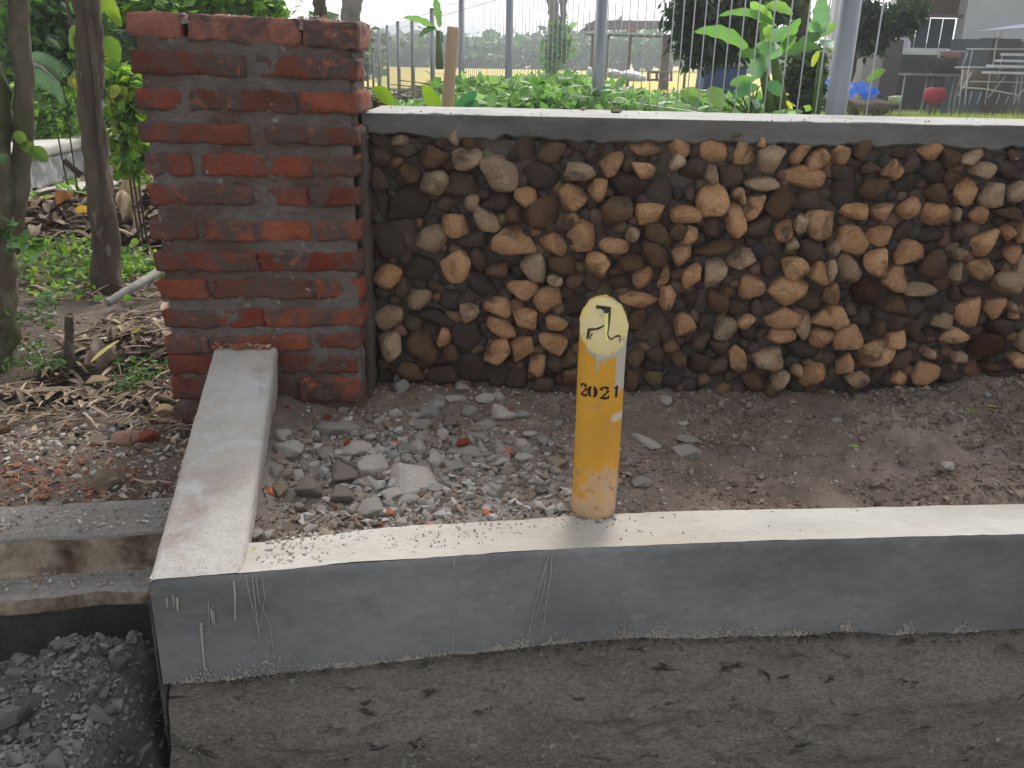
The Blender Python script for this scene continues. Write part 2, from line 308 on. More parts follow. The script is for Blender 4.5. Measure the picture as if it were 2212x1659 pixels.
def left_z(x,y):
    p=np.stack([x,y,0*x],1); d=np.clip((y-2)/3,0,1)
    z=-.045-.06*d+.03*fbm(p,1.6,3,41)+.014*fbm(p,7,3,42)+.007*fbm(p,25,3,43)
    z=z-.10*np.exp(-(((x+1.28)/.16)**2+((y-2.42)/.10)**2))          # hollow beside the mossy trunk
    z=z+.07*np.exp(-(((x+1.05)/.3)**2+((y-2.62)/.18)**2))           # heap of litter
    z=z+.16*np.exp(-(((x+2.1)/.8)**2+((y-4.9)/.35)**2))
    return z
def leftg(u,v):
    y=1.5+(9.5-1.5)*v**1.8; x0=-8.; x1=np.where(y<1.62,-.64,np.where(y<2.28,-.58,-.30)); x=x0+(x1-x0)*(1-(1-u)**1.9)
    yy=np.maximum(y,ly(x)+.04); return np.stack([x,yy,left_z(x,yy)],1)
tag(surf('soil',420,420,leftg,MT['dirtleft'],org=False),kind='structure')
def yard_z(x,y):
    p=np.stack([x,y,0*x],1); return -.10-.06*(x<-.3)*np.clip((9.4-y)/2,0,1)+.03*fbm(p,.5,3,7)+.42*np.exp(-((y-9.6)/2.6)**2)*np.clip((x-1.8)/1.5,0,1)
def yardf(u,v):
    x=-70+140*u**1; x=np.where(np.abs(u-.5)<.5,np.sign(u-.5)*(np.abs(2*u-1)**2.2)*70,x); y=2.45+27*v**1.6; return np.stack([x,y,yard_z(x,y)],1)
tag(surf('yard_ground',180,90,yardf,MT['yard'],org=False),kind='structure')
def farf(u,v):
    x=-400+800*u; y=29+900*v**2; return np.stack([x,y,0*x-.09],1)
tag(surf('rice_field',60,40,farf,MT['field'],org=False),kind='structure')
def trench_z(x,y):
    p=np.stack([x,y,0*x],1)
    z=-.60+.02*fbm(p,6,3,61)
    m=np.clip((-.575-x-.10*np.clip(1.2-y,0,1))/.10,0,1); m=m*m*(3-2*m)
    top=-.175-.25*np.clip(1.24-y,0,.6)-.10*np.clip((-.78-x)/.3,0,1)-.35*np.clip((y-1.345)/.1,0,1)
    z=z*(1-m)+m*(top+.05*fbm(p,6,4,62)+.03*fbm(p,20,3,63))
    z=z+.07*np.clip((x-.75)/.5,0,1)*np.clip((1.2-y)/.5,0,1)
    return z
def trf(u,v):
    x=-3+6*u; y=-1.6+(1.55+1.6)*(1-(1-v)**1.6); return np.stack([x,y,trench_z(x,y)],1)
tag(surf('trench_floor',400,220,trf,MT['trench'],org=False),kind='structure')
tag(mesh('road',[(-40,-40,-.61),(40,-40,-.61),(40,-1.55,-.61),(-40,-1.55,-.61)],[[0,1,2,3]],MT['ledgetop'],org=False),kind='structure')
# bank of earth left of the foundation, under the old ledge
def bankf(u,v):
    x=-3+2.42*u; y=ly(x)-.035+.03*v; z=-.12-.55*v; p=np.stack([x,y,z],1); y=y+.02*fbm(p,9,3,66); return np.stack([x,y,z],1)
tag(surf('trench_side',160,40,bankf,MT['trench'],org=False),kind='structure')
# ================================================================= KERB WALL with sloping end beam
kw=empty('kerb_wall',(0,1.4,-.19)); tag(kw,'low grey cement retaining kerb with pale top running across the foreground','kerb')
xs=np.concatenate([np.linspace(-.602,1.7,330),np.linspace(1.72,2.6,20)])
def face_bot(x): return -.188+.006*np.sin(x*5)+.010*fbm(np.stack([x,0*x,0*x],1),9,4,77)
nv=26; V=[]; 
for j in range(nv):
    v=j/(nv-1); z=.02*(1-v)+face_bot(xs)*v; y=kf(xs)+0*v
    p=np.stack([xs,y*3,z],1); y=y+.0025*fbm(p,5,3,12)+.0008*fbm(p,30,2,13)
    if j==0: y=y+.004; z=z-.001
    V.append(np.stack([xs,y,z],1))
V=np.stack(V,1).reshape(-1,3); mesh('front_face',V,grid_faces(len(xs),nv,0,True),MT['slurry'],kw,org=True)
V=[]
for j in range(12):
    v=j/11; y=kf(xs)+.004+(kb(xs)-kf(xs)-.002)*v; p=np.stack([xs,y,0*xs],1)
    z=.0195+.0018*fbm(p,8,3,15)+.001*fbm(p,40,2,16)
    if j==11: y=y+.004*fbm(p,15,3,17); z=z-.008
    V.append(np.stack([xs,y,z],1))
bk=V[-1].copy(); bk[:,2]=-.15; bk[:,1]+=.01; V.append(bk)
V=np.stack(V,1).reshape(-1,3); mesh('top_slab',V,grid_faces(len(xs),13),MT['pale'],kw)
# crumbly mortar splashes along the lower edge of the face
b_=MB(); rg=np.random.default_rng(17)
cen=[(-.43,.11,.030),(-.53,.05,.016),(.02,.035,.018),(.10,.03,.014),(.22,.03,.022),(.295,.035,.024),(.43,.12,.018),(.56,.06,.012),(.66,.02,.020),(.78,.03,.018),(.90,.03,.014),(-.2,.08,.008),(-.30,.06,.010),(1.1,.06,.012),(1.3,.05,.014),(.36,.05,.012),(-.1,.05,.007),(-.02,.05,.008)]
for (cx,wd,hh) in cen:
    for _ in range(int(60+wd*900)):
        x=cx+rg.normal()*wd*.5; k=math.exp(-((x-cx)/(wd*.7))**2); zb=float(face_bot(np.array([x]))[0]); z=zb+abs(rg.normal())*hh*.75*k; hgt=rg.uniform(.0015,.006); w_=rg.uniform(.0008,.0026); y=float(kf(x))-.0022; sl=rg.normal()*.002
        b_.add(([(x-w_,y,z),(x+sl,y,z-hgt*.6),(x+w_,y,z),(x+w_*.3+sl,y,z+hgt),(x,y-.0016,z)],[[0,1,4],[1,2,4],[2,3,4],[3,0,4]]))
b_.build('mortar_splashes',MT['slurryedge'],kw,smooth=False)
# dried drips on the face
def drip(pl,w):
    P=[]
    for (x,y) in pl:
        q=atz(x,y,.02); X=q[0]
        for _ in range(6): X=aty(x,y,float(kf(X)))[0]
        p=aty(x,y,float(kf(X))-.0022); P.append(p)
    n=24; out=[]; t=np.linspace(0,len(P)-1,n); P=np.array(P)
    for a in t:
        i=min(int(a),len(P)-2); out.append(P[i]+(P[i+1]-P[i])*(a-i))
    out=np.array(out); V=[];
    for i,p in enumerate(out):
        ww=w*.62*(.35+.65*abs(math.sin(i*1.7+w*900)))*(1-.5*i/n)/2
        V+= [(p[0]-ww,p[1],p[2]),(p[0],p[1]-.0012,p[2]),(p[0]+ww,p[1],p[2])]
    return V,[[i*3+k,i*3+k+1,i*3+k+4,i*3+k+3][::-1] for i in range(n-1) for k in (0,1)]
DR=[([(530,1240),(540,1290),(556,1350),(565,1445)],.004),([(552,1243),(560,1300),(585,1350),(592,1440)],.004),([(545,1243),(552,1310),(560,1370)],.005),([(566,1243),(572,1290),(560,1370)],.003),
 ([(981,1205),(981,1300),(979,1395)],.0045),([(1186,1200),(1176,1230),(1165,1270),(1140,1375)],.005),([(1192,1200),(1190,1240),(1180,1300),(1172,1370)],.005),([(1180,1215),(1176,1270),(1155,1340)],.004),
 ([(505,1255),(508,1290),(508,1340)],.010),([(434,1345),(438,1400),(442,1445)],.010),([(382,1290),(384,1320)],.012),([(373,1285),(376,1310)],.006),([(456,1315),(460,1345)],.010),([(462,1320),(464,1350)],.005),([(450,1300),(452,1370)],.003),([(360,1292),(361,1312)],.008)]
for pl,w in DR: mesh('drip',*drip(pl,w),MT['drip'],kw)
# sloping end beam (joined to the kerb)
TR=np.array([[-.743,2.1,.158],[-.589,2.1,.165]]); 
def beamtop(u,v):   # v 0 front .. 1 rear
    fl=np.array([-.602,1.262,.0215]); fr=np.array([-.452,1.290,.0215]); rl=np.array([-.752,2.115,.160]); rr=np.array([-.592,2.115,.168])
    P=(fl[None]*(1-u)[:,None]+fr[None]*u[:,None])*(1-v)[:,None]+(rl[None]*(1-u)[:,None]+rr[None]*u[:,None])*v[:,None]
    return P
def beam(u,v):
    # u wraps left side -> top -> right side
    a=np.clip((u-.25)/.5,0,1); P=beamtop(a,v); e=.006
    n=fbm(P,6,3,21)*.004+fbm(P,25,3,22)*.0014
    P[:,2]+=n+.003*np.sin(v*3.1)
    dl=np.clip((.25-u)/.25,0,1); dr=np.clip((u-.75)/.25,0,1)
    edge=np.minimum(np.abs(a),np.abs(1-a)); P[:,2]-=.006*np.exp(-(edge/.03)**2)
    P[:,2]-=(dl+dr)*(.30)
    P[:,0]+=-dr*.022-dl*.01; P[:,0]+=(dl+dr)*fbm(P,8,3,23)*.004+.002*fbm(P,20,2,24)
    f=np.clip(1-v/.01,0,1); 
    return P
surf('end_beam',60,120,beam,MT['ramp'],kw,flip=True)
# ================================================================= FOUNDATION under the kerb
def fnd(u,v):
    x=-.6+3.2*u; z=-.17-.45*v
    p=np.stack([x,0*x,z],1)
    y=kf(x)+.022-.035*np.clip((v-.10)/.3,0,1)-.02*v+.016*fbm(p*[1,1,1.6],4,4,51)+.012*fbm(p,18,4,52)+.03*np.clip(fbm(p*[1,1,1.7],16,3,58)-.28,0,1)+.022*np.clip(1-np.abs(v-.06)/.06,0,1)
    rim=np.clip(1-v/.14,0,1); y=y+.012*rim*fbm(p,30,3,53)
    return np.stack([x,y,z],1)
tag(surf('foundation',900,150,fnd,MT['found'],flip=True,org=False),kind='structure')
def fnd2(u,v):
    y=1.26+.25*u; z=-.02-.6*v; p=np.stack([0*y,y,z],1); return np.stack([-.602+.008*fbm(p,6,3,55)-.002,y,z],1)
tag(surf('foundation_side',30,60,fnd2,MT['found'],org=False),kind='structure')
# ================================================================= OLD LEDGE at left
lk=empty('old_kerb',(-1.2,1.5,-.15)); tag(lk,'stained old concrete ledge with stepped foot left of the sloping beam','kerb')
def ledge(u,v):
    x=-3+2.43*u
    prof=np.array([[.12,-.022],[.09,-.026],[.05,-.028],[.015,-.029],[0,-.034],[-.002,-.06],[-.001,-.085],[-.003,-.104],[-.02,-.111],[-.05,-.113],[-.068,-.115],[-.074,-.119],[-.075,-.135],[-.074,-.15],[-.06,-.155],[.0,-.156]])
    t=v*(len(prof)-1); yy=np.interp(t,np.arange(len(prof)),prof[:,0]); zz=np.interp(t,np.arange(len(prof)),prof[:,1])
    y=ly(x)+yy; p=np.stack([x,y,zz*2],1); n=fbm(p,9,3,33)*.006+fbm(p,40,3,34)*.003
    return np.stack([x,y+n*.7,zz+n*.8],1)
V=None
u,v=np.meshgrid(np.linspace(0,1,260),np.linspace(0,1,61),indexing='ij'); V=ledge(u.ravel(),v.ravel()); fcs=grid_faces(260,61,0,True)
row=(fcs.min(1)%61); midx=np.where((row<17)|((row>29)&(row<44)),1,0)
mesh('ledge_body',V,fcs,None,lk,mats=[MT['ledge'],MT['ledgetop']],midx=midx)
# ================================================================= BRICK PILLAR
PY=2.1; bp=empty('brick_pillar',(-.62,2.2,0)); tag(bp,'square red brick pillar with smeared grey mortar at end of stone wall','pillar')
ROWS=[((70,215),(135,288),[(757,1070),(1107,1765),(1785,2095)]),((292,428),(350,470),[(785,1455),(1520,2095)]),((515,638),(548,668),[(805,1065),(1130,1750),(1778,2098)]),
((712,836),(752,848),[(830,1480),(1565,2100)]),((895,1022),(925,1040),[(858,1130),(1190,1840),(1880,2105)]),((1085,1195),(1108,1210),[(878,1490),(1575,1815),(1832,2112)]),
((1298,1405),(1298,1408),[(890,1165),(1212,1832),(1862,2122)]),((1485,1592),(1478,1582),[(915,1520),(1525,2122)]),((1640,1750),(1640,1750),[(940,1222),(1255,1842),(1865,2130)]),
((1825,1920),(1808,1905),[(970,1550),(1560,2135)]),((1982,2076),(1950,2032),[(985,1228),(1262,1832),(1860,2126)]),((2088,2195),(2078,2180),[(1000,1600),(1625,2110)]),
((2215,2330),(2215,2350),[(1020,1240),(1290,1740),(1762,2116)]),((2380,2480),(2380,2480),[(1040,1500),(1530,2110)]),((2510,2620),(2510,2620),[(1050,1240),(1280,1800),(1830,2110)])]
BC=[(.33,.095,.054),(.25,.082,.055),(.38,.118,.064),(.22,.09,.064),(.30,.108,.068),(.34,.085,.050)]
for ri,((l0,l1),(r0,r1),br) in enumerate(ROWS):
    for bi,(a,b_) in enumerate(br):
        def Z(px,which):
            f=(px-800)/1300; yy=(l0*(1-f)+r0*f) if which==0 else (l1*(1-f)+r1*f)
            return yy/2.72
        q0=aty(a/2.72,Z(a,0),PY); q1=aty(b_/2.72,Z(b_,0),PY); q2=aty(a/2.72,Z(a,1),PY); q3=aty(b_/2.72,Z(b_,1),PY)
        xa=(q0[0]+q2[0])/2; xb=(q1[0]+q3[0])/2; zt=(q0[2]+q1[2])/2; zb=(q2[2]+q3[2])/2
        tilt=-math.atan2(q1[2]-q0[2],xb-xa)
        dep=.21 if (xb-xa)<.15 else .105
        pr=random.uniform(-.003,.004)
        Vb,Fb=rough_box((xa+xb)/2,PY-.012+dep/2-pr,(zt+zb)/2,xb-xa+.004,dep,(zt-zb)*1.10,(16,4,6),.006,.0036,ri*7+bi,0,-tilt,nscale=42)
        c=BC[random.randrange(6)]; k=random.uniform(.8,1.15)
        if ri==0: c=(.42,.19,.135); k=1.05
        mesh('brick',Vb,Fb,MT['brick'],bp,color=tuple(x*k for x in c))
    # second skin behind, seen on the right-hand side
    zt=aty(2100/2.72,r0/2.72,PY)[2]; zb=aty(2100/2.72,r1/2.72,PY)[2]
    if (br[-1][1]-br[-1][0])>330 or ri==0:
        Vb,Fb=rough_box(-.436+random.uniform(-.003,.003),PY+.165,(zt+zb)/2,.11,.10,zt-zb,(6,8,6),.006,.003,ri+99,nscale=42)
        mesh('brick',Vb,Fb,MT['brick'],bp,color=tuple(x*1.1 for x in BC[ri%6]))
def core(u,v):
    # wraps front and right side and back (u), v: bottom..top
    per=[(-.850,PY+.21),(-.850,PY+.0),(-.380,PY+.0),(-.380,PY+.21)]
    L=[0,.21,.672,.882]; s=u*L[-1]
    x=np.interp(s,L,[p[0] for p in per]); y=np.interp(s,L,[p[1] for p in per]); z=-.22+v*(1.095)
    z=z+(x+.6)*(-.045)*v
    p=np.stack([x,y,z],1)
    n=.0085*fbm(p,7,3,71)+.0055*fbm(p,38,4,72)+.0025*fbm(p,120,2,70)-.0046
    nx=np.where(s<.21,-1,np.where(s>.672,1,0)); ny=np.where((s>=.21)&(s<=.672),-1,0)
    return np.stack([x+nx*n+.0*x,y+ny*n-.010*(ny!=0),z],1)
surf('mortar_core',420,440,core,MT['brickmortar'],bp)
def lid(u,v):
    x=-.85+.466*u; y=PY-.008+.215*v; p=np.stack([x,y,0*x],1); return np.stack([x,y,.918-(x+.6)*.045+.006*fbm(p,20,3,73)+.003*fbm(p,70,2,74)-.02*((u<.01)|(u>.99)|(v>.99))-.012*(v<.01)],1)
surf('mortar_bed',90,40,lid,MT['ledgetop'],bp)
scatter_crumbs('mortar_crumbs',[(random.uniform(-.84,-.4),PY+random.uniform(0,.03),.918-(random.uniform(-.84,-.4)+.6)*.03+.004) for _ in range(130)],[random.uniform(.002,.006) for _ in range(130)],[(.4,.37,.33)]*130,parent=None).name='mortar_crumbs'
# ================================================================= STONE WALL
sw=empty('stone_wall',(.6,2.4,0)); tag(sw,'rubble stone wall of orange and dark brown stones under a grey plaster coping','wall')
T={1:(1140,360),2:(1640,360),3:(2140,360),4:(2640,360),5:(1140,800),6:(1640,800),7:(2140,800),8:(2640,800)}
ST='''1 215,265,230,200,0,g 430,290,230,150,-10,t 470,400,340,200,0,g 690,250,250,180,10,d 1030,265,140,150,30,t 900,310,200,200,0,d 1200,305,240,190,20,b 1470,310,280,210,-10,g 190,480,250,230,0,g 520,610,270,220,20,b 810,475,330,230,10,b 1155,515,300,250,0,t 1500,625,410,380,0,t 790,750,290,310,25,w 1100,740,420,280,5,d 200,690,260,220,0,d 560,970,430,520,20,k 950,960,320,180,-10,d 1200,975,150,230,20,t 1470,950,330,290,0,k 1020,1190,330,260,25,o 1350,1130,340,220,25,t 330,1330,500,480,0,k 770,1330,350,330,0,t 1220,1320,500,190,-10,k 1600,1380,520,310,-15,o 1640,1100,240,210,0,b 150,1000,160,330,0,d
2 120,400,240,340,20,d 390,400,270,270,10,b 690,370,340,230,0,g 920,350,210,220,0,d 1120,330,150,240,0,d 1385,380,340,220,5,o 320,660,420,300,0,k 680,610,310,200,-15,t 1010,560,310,220,-15,o 1370,600,270,210,5,o 870,780,190,260,10,o 1180,750,420,280,15,k 1560,800,340,400,10,k 620,890,340,320,0,o 120,880,240,210,10,o 290,1080,320,420,0,b 1080,1060,320,320,0,b 1410,1060,330,240,-5,o 555,1155,240,170,-40,o 760,1090,110,150,0,d 730,1300,340,350,0,o 1060,1390,300,200,15,o 1250,1280,150,170,0,t 1500,1270,360,210,5,b 400,1390,300,210,35,o 1470,1470,320,280,20,b
3 120,390,290,220,10,o 40,530,160,190,30,t 110,1080,380,190,5,o 450,410,350,240,5,o 790,440,270,330,-10,o 960,310,120,130,0,o 1045,480,310,290,0,t 1190,320,130,150,0,d 1350,430,250,170,-35,o 1540,480,280,210,-30,o 700,250,220,100,-5,b 380,270,220,90,0,d 225,620,250,250,0,d 430,660,170,190,0,t 630,650,260,250,0,d 960,740,350,150,10,t 1390,670,400,230,15,o 195,860,150,220,20,g 440,920,330,370,-20,o 720,870,160,170,0,o 890,985,210,320,15,o 1160,950,290,340,20,b 1450,900,300,230,0,d 675,1140,210,340,0,o 420,1190,240,240,0,d 205,1285,180,220,25,o 910,1240,370,220,-30,d 1190,1240,210,200,0,o 1560,1170,300,330,0,o 1360,1150,140,220,10,t 1270,1360,160,170,0,t 480,1420,480,170,-8,b 100,1490,210,240,-10,o 1470,1470,260,230,10,d 1070,1440,180,150,0,d 60,1240,200,230,20,b
4 140,430,220,260,0,o 350,400,170,220,10,b 560,410,220,180,0,d 780,410,200,180,0,d 1080,400,280,220,5,o 1300,460,190,230,0,b 1540,470,280,150,-30,t 1780,430,200,160,0,d 1990,450,160,170,0,b 180,650,360,200,0,k 450,570,210,150,0,d 680,600,220,210,20,o 870,560,200,170,0,d 1085,620,220,250,0,k 480,790,280,230,10,b 800,750,370,250,-20,k 1330,690,220,220,-20,b 1600,600,250,170,5,t 1880,620,300,200,0,k 1110,840,280,190,-5,b 1450,860,270,300,25,o 1750,840,270,300,10,t 1980,810,190,230,0,t 130,870,320,300,0,k 270,1050,310,190,5,o 560,1030,260,190,0,o 840,1000,280,190,-30,o 1150,1060,360,270,-10,o 1350,1090,180,160,20,t 1590,1100,230,230,-10,o 1920,1050,350,190,0,b 260,1320,330,310,20,o 540,1280,230,240,20,o 770,1290,370,230,-40,k 1110,1300,300,220,0,k 1370,1280,180,200,0,d 1640,1380,350,270,-10,o 1890,1260,160,160,0,o 2030,1270,150,200,0,o 70,1440,160,200,0,t 820,1500,340,290,-5,o 1390,1490,170,160,0,t 1950,1480,190,200,0,o 1780,1540,200,200,0,k
5 310,300,280,300,20,o 660,160,330,280,0,k 1040,180,300,350,0,o 1285,120,170,270,0,d 1500,200,270,190,0,b 470,420,180,260,0,d 655,500,240,240,0,w 960,500,280,250,0,k 1310,380,380,260,10,k 360,680,340,300,0,t 800,710,500,210,5,k 1195,640,220,230,0,t 1500,600,290,210,0,o 1500,800,330,220,5,o 1170,910,370,320,0,k 375,990,240,320,-10,t 680,1020,310,340,10,b 920,910,130,190,10,o 1480,1050,270,270,0,o 1000,1100,180,230,0,b 160,1070,120,170,20,w 560,1290,300,240,0,b 890,1320,370,230,10,d 1210,1220,400,300,10,k 1500,1320,330,280,0,k 270,1200,180,180,0,d
6 210,150,270,310,15,t 540,140,340,240,-10,b 900,130,280,260,0,o 1200,110,300,200,-15,b 1380,260,240,260,0,o 1590,280,150,240,0,o 415,295,180,110,0,t 630,320,210,200,0,b 820,340,200,220,0,d 1080,340,280,250,0,d 80,410,310,220,5,o 370,510,310,270,-20,o 1340,500,410,180,5,o 1620,480,180,250,10,o 100,710,260,260,0,o 430,760,240,170,-5,o 650,590,330,300,0,k 80,1010,260,290,0,o 390,980,290,210,10,o 640,890,150,200,0,d 1490,800,330,370,0,d 1300,720,200,250,0,b 215,1190,200,240,10,o 430,1190,200,200,0,d 580,1130,200,200,0,b 60,1320,250,270,0,d 1300,1130,220,200,0,b 1480,1100,200,200,0,d 1230,1350,150,200,0,b 600,1320,200,200,0,b 290,1390,220,180,0,d 1620,900,140,250,0,d
7 455,230,250,370,0,t 215,260,220,250,-15,o 60,250,140,150,-20,b 760,100,310,230,-25,t 1020,150,240,250,0,d 1285,155,280,290,30,o 1560,220,220,260,0,o 820,360,310,270,10,o 1220,430,410,290,5,o 600,410,170,150,0,b 210,500,300,300,10,k 470,540,230,240,10,b 690,580,200,200,0,d 920,590,150,230,0,d 1500,520,320,280,0,d 120,740,230,290,-10,o 350,750,230,200,0,k 550,820,260,220,-5,w 800,730,190,170,10,o 1170,700,380,210,-3,o 1390,790,170,260,10,t 1600,700,200,160,20,o 840,900,270,200,0,k 1130,910,310,190,-5,o 1570,900,230,220,35,o 1370,1020,350,230,0,k 500,1000,260,180,0,d 700,1140,220,260,10,o 1040,1120,360,280,-5,t 860,1360,250,240,0,b 1140,1350,190,230,0,t 1320,1270,120,160,0,t 1500,1300,250,290,10,o 80,1150,180,200,0,b 300,950,230,200,0,d 300,1200,250,250,0,d 500,1230,220,220,0,d 650,1330,200,200,0,d 1040,1450,130,170,0,b
8 40,210,110,230,0,t 200,170,280,320,10,t 480,130,300,270,-35,o 690,300,300,290,10,o 370,430,300,290,-10,r 40,440,130,230,10,o 1100,150,280,330,10,b 985,420,360,180,-8,t 1350,220,140,200,10,t 1600,180,260,240,0,o 1860,330,270,290,0,t 2030,150,150,220,0,t 700,570,270,250,-10,b 950,610,270,230,0,k 1510,400,250,150,0,d 1320,450,150,200,0,d 1480,650,280,320,-10,o 1760,610,220,240,0,o 1920,590,100,110,0,t 1950,680,110,80,0,o 1210,740,220,180,-5,t 1310,900,320,190,0,o 90,710,260,270,0,o 340,720,230,220,0,k 510,800,160,200,10,b 730,750,240,160,0,d 890,810,150,160,0,d 180,910,310,280,0,o 470,1090,420,320,-5,o 710,940,240,230,20,o 990,930,230,200,-10,k 165,1190,150,260,0,o 300,1340,240,170,-5,t 510,1320,180,190,0,d 770,1140,240,240,0,d 1050,1080,110,110,-20,t 1150,1120,180,220,0,d 1370,1110,170,190,0,t 1010,1270,260,230,-5,o 760,1340,190,170,5,o 1630,1000,300,270,10,r 2010,1170,200,170,-15,o 2040,930,90,240,0,t 1900,1010,200,220,0,k 1830,780,260,230,0,k 1240,1310,200,200,0,k 1700,1230,200,120,0,b'''
TONE={'o':(.74,.46,.26),'t':(.60,.46,.32),'b':(.21,.14,.092),'d':(.115,.082,.064),'k':(.082,.066,.057),'g':(.20,.16,.135),'w':(.56,.46,.32),'r':(.12,.062,.042)}
def planed(seed,planes=9,lo=.62,hi=.93,V0=None,keepfront=True):
    rg=np.random.default_rng(seed); V=(ICO3V if V0 is None else V0).copy()
    V=np.sign(V)*np.abs(V)**.72; V[:,1]*=.85
    for k in range(planes):
        n=rg.normal(size=3); n[1]*=.6; n/=np.linalg.norm(n); d=rg.uniform(lo,hi); s=V@n; m=s>d
        V[m]-=np.outer(s[m]-d,n)*.93
    V/=np.abs(V).max(0); V=V*(1+.05*fbm(V+seed,1.6,3,seed%50)[:,None]); return V
stones=[]
for line in ST.split('\n'):
    parts=line.split(); tx,ty=T[int(parts[0])]
    for e in parts[1:]:
        a,b,w,h,an,tn=e.split(','); a,b,w,h,an=map(float,(a,b,w,h,an))
        px=(tx+a/3.318)/3264*2212; py=(ty+b/3.318)/3264*2212
        q=aty(px,py,WY-.01); dist=math.hypot(q[1],EYE-q[2]); m=1/3.318/3264*2212/F_PX*(q[1]*math.cos(PITCH)+(EYE-q[2])*math.sin(PITCH))
        stones.append((q[0],q[2],w*m,h*m/math.cos(PITCH*.5),an,tn))
# continue the wall beyond the right edge of the photograph
xx=1.42
while xx<2.6:
    zz=.04
    while zz<.62:
        w=random.uniform(.05,.10); h=random.uniform(.045,.085); stones.append((xx+random.uniform(-.02,.02),zz+h/2,w*1.1,h*1.1,random.uniform(-20,20),random.choice('ooottbdk'))); zz+=h*.92
    xx+=.075
for i,(x,z,w,h,an,tn) in enumerate(stones):
    if x>1.42: continue
    pl=planed(1000+i,random.choice((10,13,16)),.52,.88); dpt=random.uniform(.028,.042)
    pl=pl*(1+.06*fbm(pl*1.+i,4,4,i%40)[:,None])
    ex=1.17 if tn in 'dkg' else 1.12
    Vv=pl*np.array([w/2*ex,dpt,h/2*ex]); a=R(an); c,s=math.cos(a),math.sin(a)
    Vv=Vv@np.array([[c,0,-s],[0,1,0],[s,0,c]])
    k=random.uniform(.82,1.15); col=tuple(k*t for t in TONE[tn])
    yy=WY+(.012 if tn in 'dkg' else -.006)+random.uniform(-.007,.008)+(.018 if z+h*.5>.67 else 0)
    mesh('stone',Vv+np.array([x,yy,z]),ICO3F,MT['darkstone'] if tn in 'kd' else MT['stone'],sw,color=col)
# small chinking stones that fill the gaps, plus the run of wall beyond the frame, as one part
V=[];Fs=[];C=[];o=0
filler=[(x,z,w,h,an,tn) for (x,z,w,h,an,tn) in stones if x>1.42]
occ=np.array([(s[0],s[1],(s[2]+s[3])/4) for s in stones])
for _ in range(1500):
    x=random.uniform(-.36,1.45); z=random.uniform(.0,.65); d=(np.hypot(occ[:,0]-x,occ[:,1]-z)-occ[:,2]).min()
    if d>-.004:
        r=max(.012,min(.03,d+.02)); filler.append((x,z,r*2,r*1.8,random.uniform(-40,40),random.choice('ddkkkb'))); occ=np.vstack([occ,(x,z,r)])
_b=bmesh.new(); bmesh.ops.create_icosphere(_b,subdivisions=2,radius=1); I2V=np.array([v.co[:] for v in _b.verts]); I2F=np.array([[v.index for v in f.verts] for f in _b.faces]); _b.free()
for i,(x,z,w,h,an,tn) in enumerate(filler):
    pl=planed(5000+i,7,.65,.92,I2V)*np.array([w/2,.03,h/2]); a=R(an); c,s=math.cos(a),math.sin(a); pl=pl@np.array([[c,0,-s],[0,1,0],[s,0,c]])
    V.append(pl+np.array([x,WY+.018+(0 if x<1.42 else -.012),z])); Fs.append(I2F+o); o+=len(I2V); C.append(np.tile([t*random.uniform(.8,1.1) for t in TONE[tn]],(len(I2V),1)))
MT['smallstone']=rough_mat('small stones',(1,1,1),(.6,.55,.5),12,vcol=True,bump=.8,bscale=50,bdist=.006)
tag(mesh('small_stones',np.vstack(V),np.vstack(Fs),MT['smallstone'],sw,cols=np.vstack(C)),kind='stuff')
def back(u,v):
    x=WX0+(WX1-WX0)*u; z=-.1+.76*v; p=np.stack([x,0*x,z],1); return np.stack([x,WY+.009+.012*fbm(p,14,3,81)+.006*fbm(p,50,3,82),z],1)
surf('mortar',420,110,back,MT['wallmortar'],sw,flip=True)
def cap(u,v):
    x=WX0-.006+(WX1-WX0)*u; low=.664+.012*fbm(np.stack([x,0*x,0*x],1),7,4,83)+.010*fbm(np.stack([x,0*x,0*x],1),34,3,85)
    prof_y=np.interp(v,[0,.08,.16,.8,.86,1.],[.03,.0,-.012,-.024,-.020,.33]); zt=.72
    zz=np.where(v<.08,low+(0)*v,np.where(v<.86,low+(zt-low)*np.clip((v-.08)/.74,0,1),zt))
    p=np.stack([x,prof_y*2,zz],1); n=.0045*fbm(p,5,3,86)+.0025*fbm(p,30,3,87)
    y=WY+prof_y+n*1.6*(v<.86); z=zz+n*.5*(v>=.86)
    z=z-.012*((np.abs(u-.55)<.02))*0
    return np.stack([x,y,z],1)
u,v=np.meshgrid(np.linspace(0,1,520),np.linspace(0,1,51),indexing='ij'); Vc=cap(u.ravel(),v.ravel()); fc=grid_faces(520,51,0,True); r_=fc.min(1)%51
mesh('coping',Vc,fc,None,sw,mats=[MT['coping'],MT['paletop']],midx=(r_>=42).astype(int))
mesh('wall_back',*box(WX0,WX1,2.30,2.56,-.3,.712),MT['coping'],sw)
mesh('pillar_joint',*rough_box(-.374,2.20,.33,.024,.10,.72,(2,3,30),.006,.006,5),MT['wallmortar'],sw)
